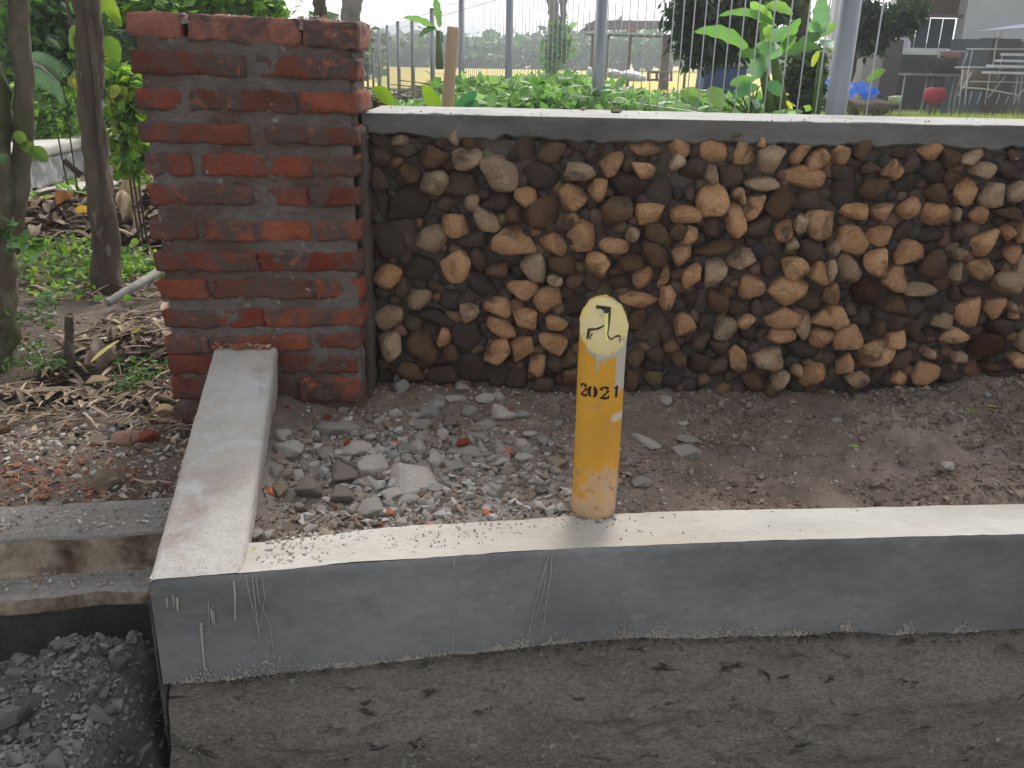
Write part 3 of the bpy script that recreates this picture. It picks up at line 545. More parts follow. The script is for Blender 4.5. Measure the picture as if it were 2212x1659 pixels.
# ================================================================= YELLOW MARKER POST
mk=empty('marker_post',(.165,1.545,0)); tag(mk,'yellow cylindrical marker post with slanted top stencilled 2021 on kerb','marker post')
m,t=new_mat('worn yellow paint'); v_=coords(t,rand=False); tc=nd(t,'ShaderNodeTexCoord'); sp=nd(t,'ShaderNodeSeparateXYZ'); t.links.new(tc.outputs['Object'],sp.inputs[0])
base=mixc(t,ramp(t,noise(t,v_,10,5),.3,.7),(.72,.36,.022),(.62,.29,.018))
def math_(t,op,a,b):
    n=t.nodes.new('ShaderNodeMath'); n.operation=op
    for i_,q in enumerate((a,b)):
        if isinstance(q,(int,float)): n.inputs[i_].default_value=q
        else: t.links.new(q,n.inputs[i_])
    return n.outputs[0]
# worn foot: threshold noise rising towards the foot (a coat rubbed off the lowest quarter)
h=math_(t,'ADD',sp.outputs['Z'],math_(t,'MULTIPLY',math_(t,'SUBTRACT',noise(t,v_,13,7,.65),.5),.42))
base=mixc(t,ramp(t,h,-.115,-.085,.9,0),base,(.60,.38,.22))
base=mixc(t,ramp(t,h,-.145,-.125,.8,0),base,(.50,.33,.2))
base=mixc(t,ramp(t,noise(t,v_,30,5),.60,.68,0,.6),base,(.36,.25,.14))
base=mixc(t,math_(t,'MULTIPLY',ramp(t,h,-.05,-.13),ramp(t,noise(t,v_,42,6,.7),.54,.62)),base,(.22,.17,.13))
base=mixc(t,ramp(t,noise(t,v_,8,7,.7,),.45,.75,0,.5),base,(.55,.30,.05))
# bare plaster strip at the upper right
sx_=math_(t,'ADD',sp.outputs['X'],math_(t,'MULTIPLY',math_(t,'SUBTRACT',noise(t,v_,18,5),.5),.02))
strip=math_(t,'MULTIPLY',ramp(t,sx_,.0215,.0235),ramp(t,sp.outputs['Z'],.088,.098))
base=mixc(t,strip,base,(.52,.46,.39))
st2=math_(t,'MULTIPLY',ramp(t,sx_,.018,.024),math_(t,'MULTIPLY',ramp(t,sp.outputs['Z'],.030,.034),ramp(t,sp.outputs['Z'],.049,.045)))
base=mixc(t,st2,base,(.6,.53,.45))
b=nd(t,'ShaderNodeBsdfPrincipled'); b.inputs['Roughness'].default_value=.55; t.links.new(base,b.inputs['Base Color'])
bpn=nd(t,'ShaderNodeBump'); bpn.inputs['Strength'].default_value=.35; bpn.inputs['Distance'].default_value=.003; t.links.new(noise(t,v_,35,8,.7),bpn.inputs['Height']); t.links.new(bpn.outputs[0],b.inputs['Normal'])
o_=nd(t,'ShaderNodeOutputMaterial'); t.links.new(b.outputs[0],o_.inputs[0]); MT['yellow']=m
PR=.0435; PC=np.array([.1655,1.5455]); LEAN=.0
def post_pt(an,r,z): 
    return np.array([PC[0]+r*math.sin(an)+ .000*z, PC[1]-r*math.cos(an), z])
cut=lambda dy: .398+dy*1.02      # height of the slanted cut at y offset from the axis
NS=72; V=[];Fs=[]
zs=[-.02,.012,.02,.03,.05]+[.05+.3*i/30 for i in range(1,31)]
for j in range(40):
    f=j/39
    for i in range(NS):
        an=2*math.pi*i/NS; dy=-PR*math.cos(an); zt=cut(dy); z=-.02+(zt+.02)*f
        r=PR*(1-.10*math.exp(-((z-.0)/.012)**2)); r+=.0006*math.sin(an*3+z*20)
        if j==39: r-=.0012
        V.append(post_pt(an,r,z))
for j in range(39):
    for i in range(NS): a=j*NS+i; b2=j*NS+(i+1)%NS; Fs.append([a,b2,b2+NS,a+NS])
body=mesh('post',V,Fs,MT['yellow'],mk)
MT['slant']=rough_mat('slanted face paint',(.60,.47,.16),(.54,.46,.27),22,bump=.5,bscale=60,bdist=.003,dirt=(.34,.30,.25),dirt_scale=26,dirt_lo=.56,dirt_hi=.64,layer2=((.62,.42,.08),11,.56,.62),rough=.7)
V=[(PC[0],PC[1],cut(0)+.001)];Fs=[]
for k,rr in enumerate((.3,.6,.85,1.0)):
    for i in range(NS):
        an=2*math.pi*i/NS; r=PR*rr*(1.02+.012*math.sin(an*9)+.01*math.sin(an*17)) if rr==1 else PR*rr; dy=-r*math.cos(an); V.append((PC[0]+r*math.sin(an),PC[1]+dy,cut(dy)+(.001 if rr<1 else -.0015)))
for i in range(NS): Fs.append([0,1+i,1+(i+1)%NS])
for k in range(3):
    for i in range(NS): a=1+k*NS+i; b2=1+k*NS+(i+1)%NS; Fs.append([a,a+NS,b2+NS,b2])
mesh('slanted_face',V,Fs,MT['slant'],mk)
def on_face(x,y,h=.0022):
    u=(x-472)/160; w=-(y-285)/200; dy=w*PR; return (PC[0]+u*PR,PC[1]+dy-h*.7,cut(dy)+h*.7)
def emblem(polys,mat,h,name):
    b=MB()
    for pl in polys:
        n=len(pl); Vt=[on_face(x,y,h) for x,y in pl]+[on_face(x,y,.0005) for x,y in pl]
        b.add((Vt,[list(range(n))[::-1]]+[[i,(i+1)%n,n+(i+1)%n,n+i] for i in range(n)]))
    return b.build(name,mat,mk,smooth=False)
emblem([[(422,158),(522,170),(521,200),(503,210),(480,212),(470,192),(448,180),(424,184)],[(521,200),(517,240),(508,300),(500,300),(503,215)],
 [(362,316),(420,313),(460,296),(474,284),(470,300),(432,322),(380,330)],[(380,330),(362,316),(352,382),(366,382)],[(376,386),(384,366),(396,350),(391,345),(378,360),(370,384)],
 [(508,300),(500,300),(491,350),(497,352)],[(497,352),(491,350),(500,376),(518,388),(516,380),(505,368)],[(518,388),(548,368),(546,362),(516,380)],[(548,368),(546,360),(562,354),(582,358),(576,366)],[(582,358),(576,366),(570,402),(577,400)]],MT['black'],.0016,'emblem')
MT['lemon']=rough_mat('lemon paint',(.70,.64,.16),(.62,.56,.2),30,bump=.2)
emblem([[(484,214),(503,214),(499,300),(494,350),(499,398),(480,398),(476,330),(478,260)]],MT['lemon'],.0012,'emblem_stroke')
# stencilled figures wrapped on the cylinder
def glyph(strokes,cx,w,hgt,zc):
    b=MB(); 
    for pts,th in strokes:
        P=np.array(pts,float); n=len(P); Lr=[]
        th=th if hasattr(th,'__len__') else [th]*n
        for i in range(n):
            d=P[min(i+1,n-1)]-P[max(i-1,0)]; d=d*[w,hgt]; d/=np.linalg.norm(d)+1e-9; nrm=np.array([-d[1],d[0]])
            for s in (-1,1):
                q=P[i]*[w,hgt]+nrm*s*th[i]*1.3*hgt/2; Lr.append(q)
        V=[]
        for h in (.0007,-.0005):
            for q in Lr:
                an=cx+(q[0]-w/2)/PR; V.append(tuple(post_pt(an,PR+h,zc+q[1]-hgt/2)))
        k=2*n
        Fs=[[2*i,2*i+1,2*i+3,2*i+2] for i in range(n-1)]+[[2*i,2*i+2,k+2*i+2,k+2*i] for i in range(n-1)]+[[2*i+1,k+2*i+1,k+2*i+3,2*i+3] for i in range(n-1)]
        b.add((V,Fs))
    return b
def arc(cx,cy,rx,ry,a0,a1,n=10): return [(cx+rx*math.cos(R(a0+(a1-a0)*i/n)),cy+ry*math.sin(R(a0+(a1-a0)*i/n))) for i in range(n+1)]
two=[([(.10,.70)]+arc(.48,.70,.36,.25,170,20,8),[.18,.2,.16,.12,.1,.1,.12,.16,.2,.22]),(arc(.48,.68,.36,.26,5,-45,5)+[(.48,.32),(.28,.17)],[.22,.2,.18,.15,.12,.1,.09,.08]),([(.08,.06),(.3,.10),(.6,.04),(.9,.08),(.98,.28)],[.1,.16,.15,.14,.07])]
zero=[(arc(.5,.5,.36,.44,108,252,12),[.07,.1,.13,.16,.19,.2,.21,.2,.19,.16,.13,.1,.07]),(arc(.5,.5,.36,.44,72,-72,12),[.07,.1,.13,.16,.19,.2,.21,.2,.19,.16,.13,.1,.07])]
one=[([(.55,.98),(.55,.5),(.55,.02)],.2),([(.18,.74),(.42,.88)],[.08,.14])]
for g,an,ww in ((two,-50,.0175),(zero,-25,.0185),(two,5,.0180),(one,36,.0130)):
    glyph(g,R(an),ww,.0240,.281).build('lettering',MT['black'],mk,smooth=False)
# slurry drips below the slanted face
b=MB(); rg=np.random.default_rng(3)
MT['whitedrip']=rough_mat('pale slurry',(.58,.55,.43),(.48,.46,.38),30,bump=.4)
for i in range(26):
    an=R(-48+i*3.8); L=.006+.006*abs(math.sin(i*2.1)); 
    if i in (8,9): L=.036
    if i in (11,12): L=.02
    V=[]
    for j in range(5):
        f=j/4; wd=R(2.6)*(1-f*.8)
        for s in (-1,1):
            dy=-PR*math.cos(an); V.append(tuple(post_pt(an+s*wd,PR+.0009*(1-f*.6),cut(dy)-.001-L*f)))
    b.add((V,[[2*k,2*k+2,2*k+3,2*k+1] for k in range(4)]))
b.build('slurry_drips',MT['whitedrip'],mk)
# ================================================================= RUBBLE
def lookup(fun,x0,x1,y0,y1,r):
    nx,ny=int((x1-x0)/r)+1,int((y1-y0)/r)+1; u,v=np.meshgrid(x0+r*np.arange(nx),y0+r*np.arange(ny),indexing='ij'); Z=fun(u.ravel(),v.ravel()).reshape(nx,ny)
    return lambda x,y: float(Z[min(nx-1,max(0,int((x-x0)/r+.5))),min(ny-1,max(0,int((y-y0)/r+.5)))])
gz=lookup(bed_z,-.8,1.8,1.2,2.35,.004); lz=lookup(left_z,-8,-.3,1.4,9.5,.01)
GR=(.60,.565,.52); LG=(.82,.775,.715); TN=(.50,.42,.32); BG=(.36,.31,.27); RD=(.5,.13,.07)
def rub(px,py,w,h,ang,c,name,label,cat='concrete piece',group=None,flat=.5,ground='bed',mat=None,sink=.35,idx=None,tilt=None):
    """px,py,w,h in the 2212-wide picture; placed on the ground where it lies"""
    z=0.
    for _ in range(4):
        q=atz(px,py,z); z=gz(q[0],q[1]) if ground=='bed' else (lz(q[0],q[1]) if ground=='left' else ground)
    k=(q[1]*math.cos(PITCH)+(EYE-q[2])*math.sin(PITCH))/F_PX
    W_=w*k/2; D_=max(h*k/2/ .62, .25*W_); H_=max(.004,min(W_,D_)*flat)
    o=chunk(name,(q[0],q[1]+D_*.1,q[2]+H_*(1-2*sink)+.002),(W_,D_,H_),(random.uniform(-.12,.12) if tilt is None else tilt,random.uniform(-.12,.12),R(-ang)+random.uniform(-.1,.1)),c,idx,mat)
    tag(o,label,cat,group); return o
def A(x,y): return ((x/1.7015+800)*.67770,(y/1.7015+1100)*.67770)
def B(x,y): return ((x/1.75+2000)*.67770,(y/1.75+1100)*.67770)
sA=.6777/1.7015; sB=.6777/1.75
big=[(870,765,310,170,4,LG,'largest broken concrete slab, pale and flat, amid the rubble',.4),(200,590,190,95,12,LG,'pale oblong concrete piece close to the sloping beam',.6),(175,510,115,60,10,LG,'light concrete lump beside top of the pale oblong one by beam',.6),
(470,470,250,90,0,GR,'long flat grey slab lying in front of the brick pillar',.35),(570,585,165,100,10,LG,'pale rubble piece with an orange brick fragment on it',.5),(650,690,170,110,20,LG,'angular pale chunk touching left side of largest slab',.6),
(300,810,180,120,5,BG,'brown earthy lump left of the largest slab',.7),(160,790,75,140,-15,TN,'narrow tan brick-like piece leaning near the beam foot',.7),(480,845,175,115,0,BG,'broad brownish grey lump in front of angular pale chunk',.6),
(660,910,135,120,10,GR,'grey roundish chunk standing at back edge of kerb top',.7),(775,830,120,85,-10,LG,'small pale wedge tucked under the largest slab',.6),(410,610,130,85,15,GR,'mid grey chunk between pale oblong piece and orange-spotted piece',.6),
(300,665,140,55,5,GR,'flat dark grey sliver just below the pale oblong piece',.4),(490,735,210,130,-10,BG,'wide earthy grey lump at the centre of the left rubble',.5),(250,730,115,65,0,LG,'small pale chunk above brown earthy lump',.6),(262,885,52,48,0,(.62,.6,.57),'small whitish lump at kerb back near beam',.8),
(130,700,85,75,0,GR,'grey chunk against the sloping beam side',.7),(905,580,85,95,0,LG,'upright pale chunk behind the largest slab',.8),(990,640,105,105,0,LG,'pale chunk to right rear of the largest slab',.7),(820,595,95,80,0,GR,'grey chunk left of the upright pale one',.6),
(1165,600,210,95,-10,GR,'long grey chunk bearing an orange brick patch',.5),(1240,565,65,75,0,LG,'small upright pale chunk above long grey one',.8),(1110,542,55,40,0,(.58,.56,.53),'tiny whitish lump above the orange-patched chunk',.8),
(1340,382,215,80,8,LG,'big pale oblong chunk at the right of rubble with red mark',.55),(965,385,95,85,20,(.56,.54,.51),'bright tilted chunk high in the middle of rubble',.7),(1000,340,95,70,0,GR,'grey chunk behind bright tilted one',.6),
(1110,300,110,50,10,LG,'thin pale flake near foot of stone wall',.4),(1270,300,95,52,10,LG,'pale blocky piece near wall foot right of thin flake',.6),(1135,245,105,60,0,GR,'grey flat chunk right at the stone wall foot',.5),(815,238,100,62,0,(.54,.53,.5),'pale chunk against the wall foot right of brick pillar',.6),
(800,185,75,60,20,LG,'pale lump perched against lowest wall stones',.7),(1180,370,95,70,10,GR,'grey chunk left of the big pale oblong with red mark',.6),(1265,450,130,65,-10,GR,'flat grey chunk below the big pale oblong with red mark',.5),(1335,575,120,85,0,GR,'grey angular chunk right of orange-patched chunk',.6),
(1470,560,95,62,-15,LG,'pale chunk near right end of rubble field',.6),(1587,532,88,58,15,(.55,.53,.5),'bright isolated chunk left of the yellow post',.7),(1480,620,95,52,10,LG,'pale flat piece low at right end of rubble',.5),(1345,642,125,58,0,LG,'pale block in front of grey angular chunk',.6),
(1110,675,120,65,0,GR,'grey block right of the largest slab',.6),(1235,645,90,42,0,GR,'small grey wedge between the grey block and the pale block',.5),(1465,385,90,42,15,GR,'small grey shard right of big pale oblong',.5),(1660,650,115,80,-20,TN,'tan earthy chunk left of yellow post foot',.5),
(1070,440,110,85,0,BG,'brown earthy lump in middle of the rubble behind grey chunks',.6),(920,445,120,72,0,GR,'grey lump under bright tilted chunk',.5),(885,390,85,48,0,GR,'grey shard left of bright tilted chunk',.5),(740,440,62,50,0,TN,'small tan lump right of long flat grey slab',.7),(1240,512,95,60,0,GR,'grey lump above small upright pale chunk',.6),
(30,1040,70,60,0,LG,'pale crumb cluster lump at beam corner on kerb top',.7),(95,1045,60,50,0,LG,'second pale lump on kerb top beside beam corner',.7)]
for (x,y,w,h,an,c,lab,fl) in big:
    X,Y=A(x,y); rub(X,Y,w*sA*1.14,h*sA*1.14,an,c,'concrete_chunk',lab,flat=fl)
for (x,y,w,h,an,c,lab,fl) in [(115,560,260,40,54,LG,'long grey concrete stick lying right of yellow post',.6),(335,618,155,85,5,GR,'grey broken lump right of the long grey stick',.6),(335,535,115,50,12,GR,'flat grey piece above the lump right of long stick',.4),(80,780,105,62,5,GR,'greenish grey chunk near kerb right of yellow post',.5),
 (215,320,62,72,0,LG,'pale rounded lump on dirt below the stone wall',.7),(310,445,70,28,20,LG,'thin pale shard on dirt above the flat grey piece',.4),(675,675,72,62,0,TN,'tan lump alone on the bare dirt right of post',.6),(1165,430,60,34,10,LG,'small pale shard on dirt in right half',.5),(598,515,62,24,-12,LG,'thin pale sliver on dirt right of the grey pieces',.4),
 (895,440,55,26,0,LG,'small pale flake halfway along bare dirt',.4),(1785,685,80,52,0,LG,'pale lump on dirt near kerb at far right',.5),(2010,285,34,34,0,(.6,.6,.6),'small white lump by wall foot at far right',.7),(1245,520,26,24,0,(.65,.63,.6),'tiny white lump above the green leaf on dirt',.8)]:
    X,Y=B(x,y); rub(X,Y,w*sB*1.15,h*sB*1.15,an,c,'concrete_chunk',lab,flat=fl)
# red brick bits
for k,(x,y,w) in enumerate([(415,405,42),(522,588,42),(1150,590,80),(1405,402,36),(1072,228,36),(200,350,30),(455,900,32),(705,1015,24),(212,1135,36)]):
    X,Y=A(x,y); o=rub(X,Y-2,w*sA,w*.7*sA,random.uniform(-30,30),RD,'brick_fragment','small orange-red brick crumb lying among the grey rubble','brick fragment','brick crumbs among the rubble',flat=.7)
    o.location.z+=(.020 if k in (1,2,3) else .001)
scatter_crumbs('brick_dust',[(random.uniform(-.745,-.60),2.083+random.uniform(-.012,.006),.166+random.uniform(-.004,.006)) for _ in range(150)],[random.uniform(.002,.006) for _ in range(150)],[random.choice(((.42,.14,.07),(.36,.12,.07),(.45,.3,.24))) for _ in range(150)])
# small scattered pieces
P=[];Sz=[];Cc=[]
def dens(x,y):
    d=math.exp(-((x+.2)/.36)**2-((y-1.72)/.26)**2)
    return d
pal=[(.38,.36,.34),(.44,.42,.395),(.33,.30,.275),(.28,.23,.19),(.5,.48,.45),(.24,.185,.15),(.33,.27,.215)]
n=0
for i_ in range(100):
    while True:
        x=random.gauss(-.2,.27); y=random.gauss(1.74,.17)
        if -.46<x<.22 and kb(x)+.03<y<2.2: break
    w=random.uniform(.010,.026); c=random.uniform(.8,1.15); q_=random.choice((GR,LG,GR,BG,LG))
    tag(chunk('concrete_chunk',(x,y,gz(x,y)+w*.25),(w,w*random.uniform(.55,.95),w*random.uniform(.35,.7)),(random.uniform(-.35,.35),random.uniform(-.35,.35),random.uniform(0,6)),tuple(c*t_ for t_ in q_)),'small grey broken concrete piece of the rubble patch between beam and yellow post','concrete piece','small concrete pieces of the rubble patch')
while n<9000:
    x=random.uniform(-.57,1.6); y=random.uniform(1.32,2.25)
    if y<kb(x)+.004: continue
    if x<-.46-(y-1.3)*.1 : continue
    if random.random()>.16+dens(x,y)*.95: continue
    big_=random.random()<dens(x,y)*.30
    s=random.uniform(.005,.015) if big_ else random.uniform(.0012,.0048)
    if x>.25 and random.random()<.6: s*=.6
    c=pal[random.randrange(7)] if random.random()<dens(x,y)+.25 else pal[3+random.randrange(4)]
    if random.random()<.012: c=(.55,.17,.09)
    P.append((x,y,gz(x,y)+s*.25)); Sz.append(s); Cc.append(c); n+=1
scatter_crumbs('gravel',P,Sz,Cc)
P=[];Sz=[];Cc=[]
while len(P)<6500:      # clods of the dirt itself
    x=random.uniform(-.5,1.6); y=random.uniform(1.4,2.24)
    if y<kb(x)+.01: continue
    k_=vnoise(np.array([[x*6,y*6,2.]]))[0]
    if random.random()>.25+k_*.9+.35*(x>.45): continue
    s=random.uniform(.002,.006)*(2.2 if random.random()<.14 else 1); P.append((x,y,gz(x,y)+s*.1)); Sz.append(s); q_=random.uniform(.6,1.25); Cc.append((.25*q_,.195*q_,.16*q_))
scatter_crumbs('dirt_clods',P,Sz,Cc)
P=[];Sz=[];Cc=[]
for _ in range(420):   # crumbs on the kerb top, mostly near the sloping beam
    x=-.44+abs(random.gauss(0,.35)); 
    if x>1.5: continue
    t_=random.random()**.6; y=kf(x)+.01+(kb(x)-kf(x)-.012)*t_; s=random.uniform(.0009,.0028)*(1.5 if x<-.36 else 1); P.append((x,y,.0205)); Sz.append(s); k_=random.uniform(1.0,1.6); Cc.append(tuple(k_*q_ for q_ in pal[random.randrange(5)]))
for _ in range(60):   # on the coping
    x=random.uniform(-.36,1.5); P.append((x,WY+random.uniform(-.02,.25),.7215)); Sz.append(random.uniform(.001,.0028)); Cc.append((.3,.28,.25))
for _ in range(120):   # mortar crumbs at the foot of the marker post
    a_=random.uniform(0,6.28); r_=PR+abs(random.gauss(.002,.006)); P.append((PC[0]+r_*math.sin(a_),PC[1]-r_*math.cos(a_),.0215)); Sz.append(random.uniform(.001,.0034)); k_=random.uniform(.6,1.3); Cc.append((.34*k_,.29*k_,.24*k_))
for _ in range(400):
    v=random.random(); u=random.random(); q=beamtop(np.array([u]),np.array([v]))[0]; P.append((q[0],q[1],q[2]+.001)); Sz.append(random.uniform(.0006,.0016)); Cc.append((.45,.42,.38))
scatter_crumbs('grit',P,Sz,Cc)
def small(px,py,z,w,c,lab,cat='stone',fl=.7,name='pebble'):
    q=atz(px,py,z); k=(q[1]*math.cos(PITCH)+(EYE-q[2])*math.sin(PITCH))/F_PX; r=w*k/2
    return tag(chunk(name,(q[0],q[1],q[2]+r*fl*.6),(r,r*.9,r*fl),(0,0,random.uniform(0,3)),c),lab,cat)
small(1259,238,.722,13,(.6,.59,.57),'white pebble sitting on the coping left of large post')
small(1332,243,.722,30,(.3,.24,.17),'flat brown clod lying on top of the coping','clod',.3,'clod')
# ================================================================= LEFT GROUND LITTER
def C(x,y): return (x/1.8433*.6777,(y/1.8433+800)*.6777)
sC=.6777/1.8433
for (x,y,w,h,an,c,nm,lab,cat,fl) in [
 (110,715,230,75,-8,(.62,.50,.28),'wood_board','cream wooden board scrap at the left edge beside mossy tree','wood scrap',.2),
 (545,765,215,85,8,(.42,.31,.18),'stone_slab','flat tan slab lying below the curled dry sheath','stone',.22),
 (415,810,80,62,0,(.26,.24,.2),'pebble','round grey-green stone left of the flat tan slab','stone',.5),
 (960,985,165,140,0,(.48,.35,.18),'stone_slab','tan pentagonal stone leaning beside the brick pillar foot','stone',.7),
 (885,630,135,105,15,(.36,.28,.2),'stone_slab','tan brown slab near pillar above litter','stone',.3),
 (795,822,92,30,5,(.72,.70,.62),'wood_board','thin whitish chip lying on weedy soil','chip',.3),
 (150,920,130,95,0,(.34,.29,.27),'concrete_chunk','pinkish grey wedge chunk at left under mossy tree','concrete piece',.7),
 (730,1035,95,42,0,(.45,.47,.48),'concrete_chunk','bluish pale chunk left of tan pentagonal stone','concrete piece',.6),
 (815,1020,70,50,0,(.40,.42,.43),'concrete_chunk','second bluish chunk right next to the first near pillar','concrete piece',.6),
 (650,1070,62,52,0,(.42,.43,.43),'concrete_chunk','small bluish chunk left end of the bluish trio','concrete piece',.7),
 (545,1130,170,85,8,(.35,.29,.23),'concrete_chunk','broad tan lump left of the pink brick piece','stone',.5),
 (750,1125,205,100,-25,(.45,.27,.21),'brick_piece','pink plaster-covered brick piece lying tilted on the soil','brick',.6),
 (875,1110,130,90,-15,(.38,.09,.05),'brick_piece','broken red brick end touching the pink one','brick',.7),
 (620,1375,170,140,-30,(.34,.26,.19),'field_stone','brown pointed stone with dark cracks on left soil','stone',.8),
 (40,870,110,85,0,(.38,.27,.22),'brick_piece','pinkish brown brick lump at extreme left edge','brick',.6),
 (570,1480,110,30,-12,(.62,.59,.5),'concrete_chunk','long white chip at rim of old ledge','chip',.3),
 (25,1060,90,90,0,(.24,.15,.08),'field_stone','rusty brown stone at left picture edge','stone',.6),
 (230,1510,130,60,0,(.36,.33,.3),'concrete_chunk','grey flat piece behind the old ledge','concrete piece',.3),
 (330,1500,150,50,-10,(.40,.37,.33),'concrete_chunk','pale flat piece right of the grey flat one behind ledge','concrete piece',.3),
 (820,1160,80,70,0,(.33,.26,.2),'field_stone','tan lump below the broken red brick end','stone',.6),
 (420,1140,110,75,0,(.38,.35,.28),'concrete_chunk','greyish pale lump left of broad tan lump','concrete piece',.5)]:
    X,Y=C(x,y); rub(X,Y,w*sC,h*sC,an,c,nm,lab,cat,flat=fl,ground='left')
P=[];Sz=[];Cc=[]; n=0
pl=[(.38,.36,.33),(.48,.46,.42),(.3,.25,.2),(.2,.15,.12),(.55,.52,.47),(.42,.3,.2),(.28,.14,.10),(.16,.12,.1)]
while n<5200:
    y=1.53+random.random()**1.5*1.6; x=-.62-random.random()*1.5
    if x<-1.1-(y-1.5)*.75: continue
    if y>2.05 and random.random()<.6: continue
    if y>2.1 and x>-.62: continue
    s=random.choice((random.uniform(.0015,.005),random.uniform(.0015,.0035),random.uniform(.0015,.004),random.uniform(.004,.011)))
    c=pl[random.randrange(8)]
    if abs(x+.98)<.16 and abs(y-1.72)<.12 and random.random()<.45: c=(.34,.16,.10)
    P.append((x,max(y,ly(x)+.03),lz(x,max(y,ly(x)+.05))+s*.3)); Sz.append(s); Cc.append(c); n+=1
for _ in range(900):
    x=-.6-random.random()*.9; P.append((x,ly(x)+random.uniform(-.06,.12),-.024 if random.random()<.6 else -.024)); Sz.append(random.uniform(.001,.004)); Cc.append(pl[random.randrange(6)])
for i_ in range(len(P)-900,len(P)):
    x,y,z=P[i_]; P[i_]=(x,y,-.024 if y>ly(x) else -.108)
scatter_crumbs('soil_gravel',P,Sz,Cc)
# ================================================================= TRENCH RUBBLE (left foreground)
def Dq(x,y): return (x/2.774*.6777,(y/2.774+1850)*.6777)
sD=.6777/2.774
tz=lookup(trench_z,-2.6,1.6,.5,1.55,.006)
DG=(.20,.20,.195)
for (x,y,w,h,an,c,lab,fl) in [(320,690,240,130,-12,(.25,.26,.28),'bluish grey clod topping the rubble heap at left',.6),(1000,430,230,190,10,(.2,.19,.18),'large dark grey clod near kerb corner under ledge',.7),(960,720,280,130,-14,(.18,.145,.125),'flat brown slab in trench rubble with ochre fleck',.35),
 (720,990,180,190,-35,(.2,.22,.24),'smooth bluish slab standing tilted in trench rubble',.8),(300,1130,360,260,0,(.13,.125,.12),'biggest dark clod of trench heap, lower left',.6),(1230,690,200,210,0,(.22,.21,.2),'rough grey clod against the foundation corner',.7),(80,1330,180,80,10,(.24,.23,.215),'flat grey piece at lower left picture edge',.4),
 (980,1160,150,110,-35,(.2,.215,.215),'grey-green slab in lower trench rubble',.5),(1285,1490,55,150,25,(.3,.28,.25),'pale pointed shard sticking out of trench floor',.8),(40,1090,160,80,-30,(.34,.38,.34),'pale greenish piece at left edge of trench',.5),(470,1062,90,38,5,(.36,.36,.35),'small pale flake on the dark trench heap',.5),
 (1150,390,120,90,-20,(.33,.33,.32),'light chunk with yellow leaf scrap near kerb corner',.7),(80,760,140,90,-30,(.22,.22,.23),'grey oblong clod at left above greenish piece',.6),(600,760,160,110,-20,(.2,.2,.21),'grey clod between the bluish clod and the brown slab',.6),(860,840,130,80,0,(.24,.235,.23),'grey lump under the brown slab edge',.6),
 (1180,860,180,180,20,(.2,.19,.18),'crumbly grey clod beside foundation under rough clod',.6),(800,1300,90,60,0,(.28,.28,.275),'small light lump low in trench left of foundation',.7),(300,1520,150,70,10,(.2,.21,.21),'flat dark piece at the bottom left of picture',.4),(620,1300,110,70,0,(.22,.22,.22),'lump beside small light one low in trench',.6),(470,900,170,120,-30,(.19,.19,.2),'dark grey angular clod amid trench heap centre',.6)]:
    X,Y=Dq(x,y); z=-.35
    for _ in range(6):
        q=atz(X,Y,z); z=.5*z+.5*tz(q[0],q[1])
    k=(q[1]*math.cos(PITCH)+(EYE-q[2])*math.sin(PITCH))/F_PX; W_=w*sD*k/2; D_=h*sD*k/2/.75; H_=min(W_,D_)*fl
    tag(chunk('clod',(q[0],q[1],q[2]+H_*.3),(W_,D_,H_),(random.uniform(-.2,.2),random.uniform(-.2,.2),R(-an)),c),lab,'rubble piece')
for i_ in range(46):
    x=random.uniform(-1.05,-.62); y=random.uniform(.95,1.33); w=random.uniform(.012,.034); c=random.uniform(.7,1.2); h_=w*random.uniform(.4,.8)
    tag(chunk('clod',(x,y,tz(x,y)+h_*.3),(w,w*random.uniform(.6,1.),h_),(random.uniform(-.5,.5),random.uniform(-.4,.4),random.uniform(0,6)),(.26*c,.255*c,.245*c)),'small dark clod of the rubble heap in the trench at lower left','rubble piece','small clods of the trench rubble heap')
P=[];Sz=[];Cc=[]
for _ in range(12000):
    x=random.uniform(-1.15,-.575); y=random.uniform(.85,1.40)
    if random.random()<.25: x=random.uniform(-.6,1.3); y=random.uniform(.7,1.2)
    s=(random.uniform(.0015,.0055) if random.random()<.93 else random.uniform(.005,.013)) if x<-.56 else random.uniform(.001,.004); k=random.uniform(.6,1.2)
    P.append((x,y,tz(x,y)+s*.3)); Sz.append(s); Cc.append((.155*k,.15*k,.145*k))
scatter_crumbs('trench_gravel',P,Sz,Cc)
P=[];Sz=[];Cc=[]
xr=RNG.uniform(-.59,1.6,9000); vr=RNG.uniform(0.02,.75,9000)**1.
def fnd_at(x,v):
    z=-.17-.45*v; p=np.stack([x,0*x,z],1); y=kf(x)+.022-.035*np.clip((v-.10)/.3,0,1)-.02*v+.016*fbm(p*[1,1,1.6],4,4,51)+.012*fbm(p,18,4,52)+.03*np.clip(fbm(p*[1,1,1.7],16,3,58)-.28,0,1)+.022*np.clip(1-np.abs(v-.06)/.06,0,1)
    return np.stack([x,y,z],1)
fp=fnd_at(xr,vr); dn=vnoise(fp*7.)
for q_,d_ in zip(fp,dn):
    if random.random()>.35+d_: continue
    k=random.uniform(.65,1.15); P.append(q_+np.array([0,.001,0])); Sz.append(random.uniform(.0012,.0045)*(2 if random.random()<.05 else 1)); Cc.append((.27*k,.25*k,.22*k))
scatter_crumbs('foundation_crust',P,Sz,Cc)
